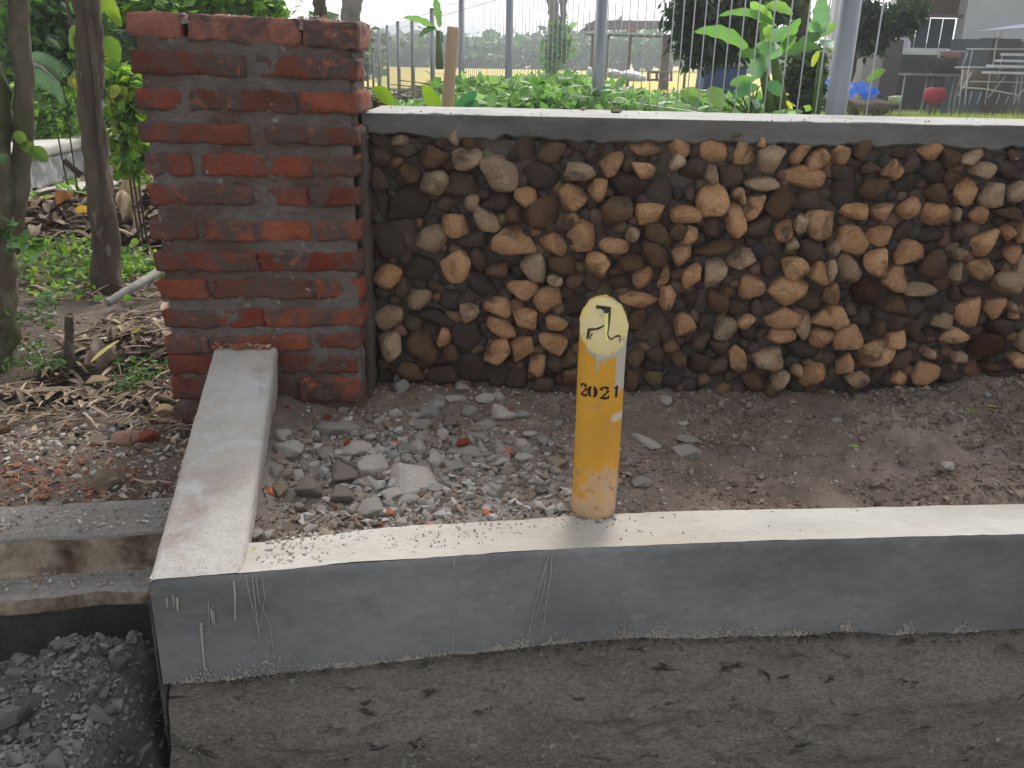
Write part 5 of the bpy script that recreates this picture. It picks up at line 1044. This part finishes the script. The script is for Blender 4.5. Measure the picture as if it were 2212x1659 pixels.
# ================================================================= BEYOND THE FENCE
def bushrow(name,label,x0,x1,y,zt,n,size,cols,seed,cat='bushes',cnt=14,kind=None,ry=.5,rz=.4):
    cs=[(random.uniform(x0,x1),y+random.uniform(-.6,.6)*ry,random.uniform(-.05,zt)) for _ in range(cnt)]; 
    V,Fs,C_=leaf_cloud(cs,[(abs(x1-x0)/cnt*2.2+.15,ry,rz)]*cnt,n,size,cols,seed,aspect=.6)
    o=mesh(name,V,Fs,MT['leaf'],smooth=False,cols=C_,org=False); tag(o,label,cat,kind=kind); return o
GB=[(.20,.38,.13),(.14,.29,.10),(.24,.42,.14),(.30,.46,.24)]
# creeping broad-leaved green between fence and field
cs=[];rs=[]
for px,py,Y in [(1060,190,6),(1120,195,6.5),(1180,190,7),(1240,190,6.5),(1290,190,6),(1000,210,7),(1100,215,5.5),(1170,215,5.5),(1240,215,5.5),(1330,215,6),(1390,205,6.5),(1440,205,7),(1500,200,7),(1180,178,8),(1140,180,8),(1220,172,8),(1350,200,7),(940,215,8),(900,215,9),(860,215,10),(1560,215,6),(1620,225,6),(1210,190,6),(1270,185,8)]:
    cs.append(Q(px,py+(22 if px>1260 or px<1040 else 8),Y)); rs.append((.33,.35,.07))
V,Fs,C_=leaf_cloud(cs,rs,9000,.07,GB,91,aspect=.8); tag(mesh('creeping_vines',V,Fs,MT['leaf'],smooth=False,cols=C_,org=False),kind='stuff')
# round leaves with definite shape
e=empty('squash_vine',Q(1250,230,5.2)); tag(e,'broad-leaved vine seen through fence left of second post','vine')
for i in range(70):
    px=random.uniform(1040,1290); py=random.uniform(165,230)+max(0,(1110-px)*.3); Y=random.uniform(5.0,6.2); q=Vector(Q(px,py,Y)); a=random.uniform(0,6.28); d=Vector((math.cos(a),.3*math.sin(a),.5*math.sin(a)))*.048
    big_leaf(q-d,q+d,.085,random.choice(GB),.05,.15,e,'leaf',n=6,side=(d.z,.6,-d.x))
e=empty('squash_vine',Q(1440,230,5.0)); tag(e,'low broad-leaved vine between second post and banana plant','vine')
for i in range(44):
    px=random.uniform(1310,1530); py=random.uniform(196,240); Y=random.uniform(4.6,5.6); q=Vector(Q(px,py,Y)); a=random.uniform(0,6.28); d=Vector((math.cos(a),.3*math.sin(a),.5*math.sin(a)))*.048
    big_leaf(q-d,q+d,.085,random.choice(GB),.05,.15,e,'leaf',n=6,side=(d.z,.6,-d.x))
# banana plants in front of the yard
def banana(label,base,stems,leaves,Y):
    e=empty('banana_plant',tuple(base)); tag(e,label,'banana plant')
    for (x0,y0,x1,y1,r) in stems: mesh('stem',*tube([Q(x0,y0,Y+.05),Q((x0+x1)/2,(y0+y1)/2,Y+.05),Q(x1,y1,Y+.03)],[r,r*.8,r*.5],10),MT['bigleaf'],e,color=(.16,.24,.09))
    for (bx,by,tx,ty,w,c,sg) in leaves:
        b_=np.array(Q(bx,by,Y)); t_=np.array(Q(tx,ty,Y-.25+.3*random.random())); k=Y/F_PX; d=Vector(t_-b_); sd_=Vector((-d.z,.3*d.length,d.x)); big_leaf(tuple(b_),tuple(t_),w*k,c,sg,.10,e,'leaf',side=sd_,torn=.25)
    return e
LM=(.30,.50,.15); MG=(.18,.36,.13); BGn=(.22,.42,.26); DGn=(.09,.2,.07)
def Z5(x,y): return 1423+x/5.1,y/5.1
def zl(bx,by,tx,ty,w,c,sg=.05): a=Z5(bx,by); b=Z5(tx,ty); return (*a,*b,w*1.2/5.1,c,sg)
banana('banana plant with long ragged leaves seen through near fence panel',Q(1655,232,5.2),[(1665,240,1640,100,.035),(1690,235,1672,120,.04)],
 [zl(1000,560,390,350,150,MG,.12),zl(1260,300,1010,20,150,LM,.03),zl(1300,290,650,180,90,MG,.12),zl(1180,60,1480,160,130,LM,.1),zl(1150,480,1540,330,150,BGn,.08),zl(1330,600,1560,200,120,MG,.05),zl(1120,620,860,600,120,DGn,.05),zl(1350,620,1780,520,130,DGn,.1),
  zl(1120,560,1060,880,250,BGn,.02),zl(1400,560,1480,380,140,MG,.05),zl(1250,450,1160,300,110,LM,.03),zl(1300,640,1080,480,150,BGn,.03),zl(1130,480,1190,0,90,(.07,.16,.06),.0)],5.3)
banana('taller banana plant with frayed upright leaf beside large post',Q(1775,232,5.6),[(1762,245,1775,110,.03)],
 [zl(1790,380,1790,-40,200,BGn,.02),zl(1780,400,1960,260,110,LM,.05),zl(1780,380,1640,260,130,BGn,.08),zl(1800,430,1940,560,170,BGn,.05),zl(1790,390,1450,600,150,DGn,.06),zl(1790,480,1890,590,90,LM,.05),zl(1760,560,1690,740,90,(.4,.45,.1),.02)],5.7)
leafplant('taro_plant','large mid-green taro leaves at foot of banana plant',[(*Z5(780,930),*Z5(1060,880),26,MG,.06),(*Z5(1100,960),*Z5(800,1080),30,(.12,.30,.18),.05),(*Z5(1200,900),*Z5(1350,1060),34,(.12,.30,.16),.05),(*Z5(1050,1090),*Z5(1080,1200),26,(.12,.24,.14),.03),(*Z5(240,1000),*Z5(500,1170),40,LM,.08),(*Z5(560,960),*Z5(700,1200),46,LM,.05),(*Z5(240,1080),*Z5(480,1160),24,(.14,.34,.22),.04),(*Z5(1000,860),*Z5(900,960),24,LM,.05)],4.3,Q(1620,250,4.3))
big_leaf(Q(1699,218,4.2),Q(1712,236,4.2),.02,(.7,.6,.05),.02,.1,None,'leaf','yellow withered leaf tip under taro near fence','leaf')
big_leaf(Q(1872,176,4.6),Q(1913,150,4.6),.05,(.22,.45,.10),.06,.1,None,'leaf','single fresh banana leaf right of the large post','leaf',side=(0,.5,.8))
# dark drooping tree
dt=empty('tree',Q(1602,200,9)); tag(dt,'dark tree with drooping foliage left of banana plant','tree')
trunk('trunk',[Q(1745,240,9),Q(1735,120,9),Q(1720,-60,9)],[.10,.09,.08],MT['bark'],None,parent=dt,seed=91,n=10)
cs=[Q(*Z5(x,y),8.6) for x,y in [(400,20),(600,0),(800,20),(380,170),(550,120),(750,150),(950,150),(420,330),(560,300),(700,330),(850,330),(980,300),(430,450),(560,440),(900,30),(1000,200),(760,440),(1350,20),(1050,60),(480,60),(650,200),(900,420),(320,100),(620,430)]]
V,Fs,C_=leaf_cloud(cs,[(.20,.3,.17)]*len(cs),5200,.12,[(.03,.06,.03),(.045,.08,.035),(.02,.045,.025)],95,droop=1.2,aspect=.35); mesh('crown',V,Fs,MT['leaf'],dt,smooth=False,cols=C_)
ct=empty('climber_covered_trunk',Q(1735,240,7)); tag(ct,'trunk smothered in small dark creeper leaves left of large post','tree')
trunk('trunk',[Q(1740,250,7),Q(1735,130,7)],[.09,.07],MT['bark'],None,parent=ct,seed=92,n=8)
V,Fs,C_=leaf_cloud([Q(1738,y,6.95) for y in (230,210,190,170,150,132)],[(.17,.14,.14)]*6,1500,.05,[(.04,.08,.03),(.07,.12,.05),(.03,.05,.02),(.12,.17,.09)],96,aspect=.7); mesh('creeper_leaves',V,Fs,MT['leaf'],ct,smooth=False,cols=C_)
rt_=empty('tree',Q(1930,240,11)); tag(rt_,'dark leafy branches hanging in front of white building','tree')
trunk('trunk',[(Q(1880,0,11)[0]-.2,11,-.1),(Q(1880,0,11)[0],11,3.5)],[.10,.08],MT['bark'],None,parent=rt_,seed=93,n=10)
cs=[Q(1789+x/5.23,y/5.23,10.6) for x,y in [(450,60),(550,130),(480,230),(600,230),(700,200),(420,330),(560,350),(780,280),(900,60),(950,140),(880,230),(1000,20),(520,480),(380,160),(380,420),(760,130)]]
V,Fs,C_=leaf_cloud(cs,[(.13,.25,.12)]*len(cs),3000,.10,[(.03,.055,.03),(.05,.085,.04),(.02,.04,.02)],97,droop=1.3,aspect=.35); mesh('crown',V,Fs,MT['leaf'],rt_,smooth=False,cols=C_)
# bare far trees left of the second post
for (a,lab,sd_,r) in [([(1190,170),(1192,100),(1195,30),(1190,-60)],'tall bare grey trunk seen left of second fence post',101,.17),([(1216,130),(1214,70),(1216,20),(1222,-60)],'slim reddish bare trunk right beside the tall grey one',102,.10)]:
    tt=empty('tree',Q(a[0][0],a[0][1],26)); tag(tt,lab,'tree'); trunk('trunk',[Q(x,y,26) for x,y in a],[r,r*.95,r*.85,r*.7],MT['palebark'],None,parent=tt,seed=sd_,n=8)
    trunk('limb',[Q(a[2][0],a[2][1],26),Q(a[2][0]-14,a[2][1]-40,26)],[r*.5,r*.3],MT['palebark'],None,parent=tt,seed=sd_+5,n=6)
    V,Fs,C_=leaf_cloud([Q(a[1][0],a[1][1]+10,25.8),Q(a[1][0]+2,a[1][1]+30,25.8)],[(.3,.3,.5)]*2,260,.2,GB,sd_); mesh('creeper_leaves',V,Fs,MT['leaf'],tt,smooth=False,cols=C_)
# far tree line
cs=[];rs=[]
for i in range(260):
    x=random.uniform(-90,120); y=random.uniform(88,104); cs.append((x,y,random.uniform(0,1.6)+1.2*max(0,math.sin(x*.13)))); rs.append((4,3,1.5))
V,Fs,C_=leaf_cloud(cs,rs,26000,1.0,[(.07,.15,.06),(.09,.18,.07),(.05,.11,.05)],111,aspect=.7); tag(mesh('far_tree_line',V,Fs,MT['leaf'],smooth=False,cols=C_,org=False),kind='stuff')
cs=[];rs=[]
for i in range(90):
    x=random.uniform(-160,200); y=random.uniform(190,215); cs.append((x,y,random.uniform(.5,1.6)+1.6*math.sin(x*.05)**2)); rs.append((10,5,1.8))
V,Fs,C_=leaf_cloud(cs,rs,12000,2.4,[(.07,.14,.07),(.09,.16,.08)],112,aspect=.8); tag(mesh('distant_woods',V,Fs,MT['leaf'],smooth=False,cols=C_,org=False),kind='stuff')
cs=[(random.uniform(-14,-5),random.uniform(24,30),random.uniform(.3,1.0)) for _ in range(30)]
V,Fs,C_=leaf_cloud(cs,[(1.2,1,.7)]*30,5000,.4,[(.07,.14,.06),(.05,.11,.05)],113,aspect=.7); tag(mesh('bank_of_shrubs',V,Fs,MT['leaf'],smooth=False,cols=C_,org=False),kind='stuff')
# banana leaves behind the fence, upper left
e=empty('banana_plant',tuple(atz(905,170,-.1))); tag(e,'distant banana plant with torn leaves behind left fence posts','banana plant')
for (bx,by,tx,ty,w,c) in [(945,66,870,38,20,(.2,.36,.14)),(950,60,938,-10,26,(.16,.32,.13)),(945,66,955,92,28,(.07,.13,.09)),(940,60,905,80,22,(.07,.13,.09))]:
    b_=Q(bx,by,12); t_=Q(tx,ty,12); d=Vector(t_)-Vector(b_); big_leaf(b_,t_,w*12/F_PX,c,.1,.1,e,'leaf',side=(-d.z,.2,d.x),torn=.4)
mesh('stem',*tube([Q(950,150,12),Q(947,66,12)],[.05,.035],8),MT['bigleaf'],e,color=(.2,.25,.12))
# heap of dark brushwood
b=MB()
hp=np.array(Q(945,178,17)); 
for i in range(420):
    a=random.uniform(0,6.28); r=abs(random.gauss(0,.8)); x=hp[0]+r*math.cos(a)*1.3; y=17+r*math.sin(a)*.6; top=max(0,.42-.30*r); z0=random.uniform(-.1,top)
    d=Vector((random.gauss(0,.5),random.gauss(0,.3),random.gauss(0,.25))); b.add(tube([(x,y,z0),(x+d.x,y+d.y,z0+d.z*.5+.02)],[.012,.008],4,False))
tag(b.build('brushwood_heap',MT['bark']),'dark heap of cut brushwood beyond the left fence posts','brushwood heap')
# pavilion
pv=empty('field_hut',(*Q(1400,120,33)[:2],-.1)); tag(pv,'open field hut with low corrugated roof and thin posts','hut')
Yh=33.; k=Yh/F_PX
def HQ(x,y,dy=0): return np.array(Q(1152+x/5.44,y/5.44,Yh+dy))
rf=[HQ(560,355,-.6),HQ(1800,330,-.6),HQ(1860,245,.8),HQ(720,238,.8)]
def roof(u,v):
    A0,B0,C0,D0=[np.array(r) for r in rf]; P=(A0[None]*(1-u)[:,None]+B0[None]*u[:,None])*(1-v)[:,None]+(D0[None]*(1-u)[:,None]+C0[None]*u[:,None])*v[:,None]; P[:,2]+=.02*np.sin(u*2*math.pi*46); return P
rm=rough_mat('weathered roof sheet',(.05,.04,.04),(.09,.07,.07),3,bump=.3)
surf('roof_sheet',280,5,roof,rm,pv)
rf=[HQ(560,360,-.6),HQ(1800,335,-.6),HQ(1860,250,.8),HQ(720,243,.8)]; surf('roof_underside',280,5,roof,rm,pv,flip=True)
e0=HQ(620,404); e1=HQ(1740,440); mesh('eave_beam',*tube([tuple(e0),tuple(e1)],.035,6),MT['bark'],pv)
for x,r in ((870,.07),(1140,.06),(1570,.16),(1610,.05),(1820,.05),(700,.05)):
    p=HQ(x,405); mesh('post',*tube([(p[0],p[1],-.1),tuple(p)],r,6),MT['bark'],pv)
for x0,x1 in ((860,900),(1560,1530),(1600,1660),(1600,1560)): mesh('brace',*tube([tuple(HQ(x0,520)),tuple(HQ(x1,410))],.03,5),MT['bark'],pv)
mesh('sign_plate',*box(HQ(1085,0)[0],HQ(1205,0)[0],Yh-.7,Yh-.67,HQ(0,362)[2],HQ(0,312)[2]),MT['paint'],pv,color=(.35,.2,.2))
# bench under it, sacks
bn=empty('wooden_bench',tuple(HQ(1480,950))); tag(bn,'dark wooden bench frame standing below the hut','bench')
for (a,b1,c1,d1) in ((1340,850,1630,850),(1360,940,1600,940)): mesh('rail',*tube([tuple(HQ(a,b1,-3)),tuple(HQ(c1,d1,-3))],.04,5),MT['bark'],bn)
for x in (1350,1450,1500,1620): mesh('leg',*tube([tuple(HQ(x,850,-3)),tuple(HQ(x,955,-3))],.045,5),MT['bark'],bn)
for (x,y,w,h,lab) in [(1150,890,210,120,'bigger white sack heaped beside the hut bench'),(950,870,170,100,'grey-white sack left of bigger one behind second post'),(1250,920,150,80,'crumpled grey sack between bigger sack and bench'),(655,840,60,100,'pale sack peeking left of second fence post')]:
    q=HQ(x,y,-6); s=(Yh-6)/F_PX/5.44; Vp=planed(int(x),6,.7,.95)*np.array([w*s/2,.3,h*s/2]); tag(mesh('sack',Vp+q,ICO3F,MT['cloth'],color=(.62,.64,.66)),lab,'sack')
# blue tarps and box
q0=Z5(530,720);q1=Z5(960,950); 
a=Q(q0[0],q0[1],14); c=Q(q1[0],q1[1],14); e=empty('water_tank',((a[0]+c[0])/2,14,-.1)); tag(e,'dark blue boxy tank seen between vine and banana plant','tank')
mesh('tank_body',*rough_box((a[0]+c[0])/2,14.4,(a[2]-.1)/2,c[0]-a[0],.8,a[2]+.1,(8,4,6),.03,.012,3,nscale=5),MT['cloth'],e,color=(.03,.06,.17)); mesh('tank_rim',*box(a[0]-.02,c[0]+.02,13.98,14.82,a[2]-.01,a[2]+.03),MT['paint'],e,color=(.4,.4,.3))
def tarp(pts,Y,label,sd):
    P=np.array([Q(*Z5(x,y),Y) for x,y in pts]); # quad
    def f(u,v):
        W_=(P[0][None]*(1-u)[:,None]+P[1][None]*u[:,None])*(1-v)[:,None]+(P[3][None]*(1-u)[:,None]+P[2][None]*u[:,None])*v[:,None]; W_[:,1]+=.15*fbm(W_,3,3,sd)-.3*v; W_[:,2]+=.03*fbm(W_,5,3,sd+3); W_[:,0]+=.04*fbm(W_,6,3,sd+5); return W_
    o=surf('blue_tarp',24,24,f,MT['cloth'],smooth=True); o.color=(.02,.16,.70,1); tag(o,label,'tarp')
tarp([(1400,850),(1480,880),(1460,1020),(1380,1000)],9,'small blue tarp fold left of the creeper covered trunk',1)
tarp([(1770,760),(1880,760),(1850,1050),(1740,1040)],9.5,'blue tarp hanging between creeper trunk and large post',2)
def tarp2(u,v):
    a=np.array(Q(1838,206,10)); b=np.array(Q(1908,208,10)); P=a[None]*(1-u)[:,None]+b[None]*u[:,None]; P=P+np.stack([0*v,.5*v,.12*np.sin(u*3.1)*(.4+v)+.05*np.sin(u*9)],1); P[:,2]-=.05*(v<.1); return P
o=surf('blue_tarp',30,12,tarp2,MT['cloth']); o.color=(.02,.17,.75,1); tag(o,'crumpled blue tarp on earth mound right of large post','tarp')
# earth mound + items in the yard
Vp=planed(77,5,.7,.95,ICO4V)*np.array([.30,.3,.09]); Vp[:,2]+=.03*fbm(Vp,6,3,2); tag(mesh('earth_mound',Vp+np.array(Q(1868,232,9.8)),ICO4F,MT['dirtleft']),'brown soil mound under blue tarp right of large post','soil mound')
tag(mesh('plastic_tub',*tube([tuple(np.array(Q(1932,226,9))),tuple(np.array(Q(1933,208,9)))],[.05,.06],12),MT['cloth'],color=(.45,.5,.3)),'small pale green tub standing in grass by soil mound','tub')
pt=empty('red_pot',tuple(Q(2019,222,16))); tag(pt,'round red pot on the ground before the building','pot')
c0=np.array(Q(2019,206,16)); pr=[(.10,-.13),(.17,-.06),(.19,.02),(.17,.09),(.13,.13),(.11,.12)]
V=[];n=20
for r,z in pr:
    for i in range(n): a=2*math.pi*i/n; V.append((c0[0]+r*math.cos(a),c0[1]+r*math.sin(a),c0[2]+z))
mesh('pot_body',V,[[j*n+i,j*n+(i+1)%n,(j+1)*n+(i+1)%n,(j+1)*n+i] for j in range(5) for i in range(n)],MT['paint'],pt,color=(.45,.045,.07))
mesh('pot_stand',*tube([(c0[0],c0[1],-.1),(c0[0],c0[1],c0[2]-.12)],[.16,.10],12),MT['bark'],pt)
# building
BYd=19.; bd=empty('white_building',(*Q(2050,150,BYd)[:2],-.1)); tag(bd,'white plastered building with dark shuttered opening at far right','building')
def BX(x): return Q(1789+x/5.23,100,BYd)[0]
def BZ(y,x=1200): return Q(1789+x/5.23,y/5.23,BYd)[2]
wallc=(.72,.73,.76)
def wallbox(n,x0,x1,y0,y1,z0,z1,c,mat='paint'): return mesh(n,*box(x0,x1,y0,y1,z0,z1),MT[mat],bd,color=c,smooth=False)
X=[BX(v) for v in (400,700,850,880,1270,1480,1510)]
zs_=BZ(600); zt_=BZ(545)
wallbox('wall',BX(700),BX(870),BYd,BYd+.3,BZ(600),6,wallc); wallbox('wall',BX(1480),BX(1480)+9,BYd-.05,BYd+.3,BZ(450),6,(.55,.55,.57)); wallbox('wall',BX(390),BX(705),BYd+2,BYd+2.3,BZ(620),6,(.74,.75,.78))
wallbox('sill',BX(690),BX(1280),BYd-.25,BYd+.3,BZ(612),BZ(548),(.78,.79,.8)); wallbox('reveal',BX(865),BX(905),BYd-.1,BYd+.28,BZ(548),6,(.62,.63,.66))
sm=rough_mat('dark shutter',(.035,.045,.055),(.05,.06,.07),3,bump=.1)
for i in range(4):
    x0=BX(900)+(BX(1480)-BX(900))*i/4; x1=BX(900)+(BX(1480)-BX(900))*(i+1)/4-.03; mesh('shutter_panel',*box(x0,x1,BYd+.30,BYd+.34,BZ(545),BZ(200)),sm,bd,smooth=False)
mesh('valance',*box(BX(900),BX(1490),BYd+.05,BYd+.12,BZ(195),BZ(160)),MT['paint'],bd,color=(.16,.10,.11),smooth=False)
mesh('upper_recess',*box(BX(900),BX(1490),BYd+.34,BYd+.4,BZ(160),6),MT['paint'],bd,color=(.11,.06,.05),smooth=False)
wallbox('grey_column',BX(1245),BX(1560),BYd-1.0,BYd-.55,-.1,BZ(450),(.10,.115,.13)); wallbox('brown_screen',BX(1560),BX(1990),BYd-.6,BYd-.5,-.1,BZ(430),(.085,.07,.06)); wallbox('back_wall',BX(380),BX(1600)+9,BYd+3,BYd+3.2,-.1,BZ(600),(.045,.045,.05))
wallbox('side_wall',BX(300),BX(520),BYd-.6,BYd+2,-.1,BZ(560),(.34,.33,.32)); wallbox('dark_screen',BX(515),BX(700),BYd-.65,BYd+.1,-.1,BZ(465),(.10,.085,.07)); wallbox('wall',BX(1990),BX(1990)+8,BYd-.3,BYd-.1,-.1,BZ(450),(.13,.125,.12))
mesh('roof_overhang',*box(BX(700)-.3,BX(1480)+9.2,BYd-1.2,BYd+4,5.9,6.05),MT['paint'],bd,color=(.3,.3,.3),smooth=False)
tb=empty('work_table',(BX(850),BYd-1.5,-.1)); tag(tb,'table under the building opening with a rack on it','table')
mesh('table_top',*box(BX(520),BX(1110),BYd-2.0,BYd-1.4,BZ(850),BZ(825)),MT['paint'],tb,color=(.2,.2,.21),smooth=False)
for x in (530,760,820,1040,1090): mesh('leg',*tube([(BX(x),BYd-1.7,-.1),(BX(x),BYd-1.7,BZ(850))],.02,6),MT['paint'],tb,color=(.35,.36,.36))
for x in (860,1140): mesh('upright',*tube([(BX(x)-.05,BYd-1.6,BZ(830)),(BX(x)+.03,BYd-1.6,BZ(600))],.022,6),MT['paint'],tb,color=(.4,.4,.4))
mesh('top_bar',*tube([(BX(860),BYd-1.6,BZ(600)),(BX(1150),BYd-1.6,BZ(592))],.018,6),MT['paint'],tb,color=(.4,.4,.4))
tag(mesh('cardboard_box',*rough_box(BX(990),BYd-1.6,BZ(640),.26,.25,.16,(2,2,2),.005,.002,3),MT['paint'],color=(.28,.15,.10)),'brown carton hanging on rack above the table','box')
tag(mesh('bundle',*rough_box(BX(950),BYd-1.6,BZ(750),.5,.3,.36,(5,3,4),.06,.04,4,nscale=6),MT['cloth'],color=(.05,.035,.03)),'dark bundle piled on the table under the opening','bundle')
tag(mesh('metal_sheet',*box(BX(650),BX(1090),14.0,15.0,-.06,-.02),MT['paint'],color=(.05,.06,.07),smooth=False),'dark sheet lying on the ground left of the red pot','sheet')
# white metal racks
rk=empty('metal_rack',tuple(Q(2130,228,15))); tag(rk,'white metal rack of bars with slanting struts at far right','rack')
RY=15.
def RQ(x,y,dy=0): return Q(1789+x/5.23,y/5.23,RY+dy)
RB=[((1565,555),(2500,555),16),((1430,762),(2500,762),18),((1600,920),(2450,935),12),((1500,985),(1800,1010),20),((1800,1010),(2170,1080),20),((1520,780),(1480,1190),14),((1590,740),(1540,1190),16),((1630,565),(1595,745),12),((1910,430),(1860,740),16),((1970,590),(1920,900),12),((1830,830),(1770,1180),12),((1625,1030),(1585,1185),9),((1730,1040),(1680,1180),9),((1940,1060),(1895,1180),9),((2040,1080),(2000,1185),9),((2150,800),(2095,1185),14),((2200,820),(2150,1185),14),((2480,560),(2440,1185),14),
((1620,820),(1460,1090),16),((2000,860),(1810,1100),14),((2250,960),(2090,1160),12),((1880,350),(1880,425),8),((1955,350),(1955,425),8),((1875,425),(1960,425),10),((2210,1080),(2500,1100),14)]
for i,(a,c,w) in enumerate(RB): mesh('bar',*tube([RQ(*a,.02*(i%5)),RQ(*c,.02*(i%5))],w*RY/F_PX/5.23/2,6),MT['paint'],rk,color=(.62,.62,.62))
bs=empty('bench_slats',tuple(RQ(2050,700))); tag(bs,'stack of pale bluish slats lying on the white rack','bench')
for (a,y,w) in [(1910,615,28),(1840,685,26),(1750,745,32),(1700,815,26)]: mesh('slat',*box(RQ(a,y)[0],RQ(a+800,y)[0],RY-.35,RY-.1,RQ(a,y+w/2)[2],RQ(a,y-w/2)[2]),MT['paint'],bs,color=(.58,.62,.68),smooth=False)
def canf(u,v):
    a=np.array(RQ(1775,325)); P=np.stack([a[0]+2.2*u,RY-.5+1.0*v,a[2]+.16*np.sin(np.clip(u*2.6,0,1.57))*(1-.6*(2*v-1)**2)-.02],1); return P
cn=empty('canopy',tuple(RQ(1950,300))); tag(cn,'curved pale lilac canopy above the white rack','canopy'); o=surf('canopy_skin',40,12,canf,MT['cloth'],cn); o.color=(.55,.57,.72,1)
tag(mesh('cardboard_box',*rough_box(RQ(1930,920)[0],RY+.7,RQ(1930,920)[2],.46,.4,.32,(4,3,3),.02,.02,6,nscale=4),MT['paint'],color=(.20,.15,.11)),'brown carton stack behind lower bars of white rack','box')
# green grass behind the coping at right
n=26000; rg=np.random.default_rng(9); x=rg.uniform(1.5,9,n); y=rg.uniform(7.0,13,n); Hh=rg.uniform(.03,.11,n)*(1+.8*(rg.random(n)<.05)); dx=rg.normal(0,.03,n); P0=np.stack([x,y,yard_z(x,y)-.01],1)
V=np.stack([P0+[-.006,0,0],P0+[.006,0,0],P0+np.stack([dx,rg.normal(0,.02,n),Hh],1)],1).reshape(-1,3); cc=np.array([(.26,.40,.06),(.34,.46,.09),(.3,.36,.1),(.42,.40,.2)])[rg.integers(0,4,n)]
tag(mesh('grass',V,(np.arange(n)[:,None]*3+np.arange(3)[None]).astype(np.int32),MT['leaf'],smooth=False,cols=np.repeat(cc,3,0),org=False),kind='stuff')
# ================================================================= HAZE
hz=mesh('haze',*box(-410,410,-46,940,-1.7,16),None,smooth=False,org=False,mats=[bpy.data.materials.new('haze air')])
hm=hz.data.materials[0]; hm.use_nodes=True; ht=hm.node_tree; ht.nodes.clear(); pv_=ht.nodes.new('ShaderNodeVolumePrincipled'); pv_.inputs['Density'].default_value=HAZE; pv_.inputs['Color'].default_value=(.93,.96,1,1); pv_.inputs['Anisotropy'].default_value=.3; pv_.inputs['Density Attribute'].default_value=''; pv_.inputs['Temperature Attribute'].default_value=''; hm.cycles.homogeneous_volume=True
ho=ht.nodes.new('ShaderNodeOutputMaterial'); ht.links.new(pv_.outputs[0],ho.inputs['Volume']); tag(hz,kind='stuff')
bpy.context.view_layer.update()
print('objects',len(bpy.data.objects),'tris',sum(len(o.data.polygons) for o in bpy.data.objects if o.type=='MESH'))
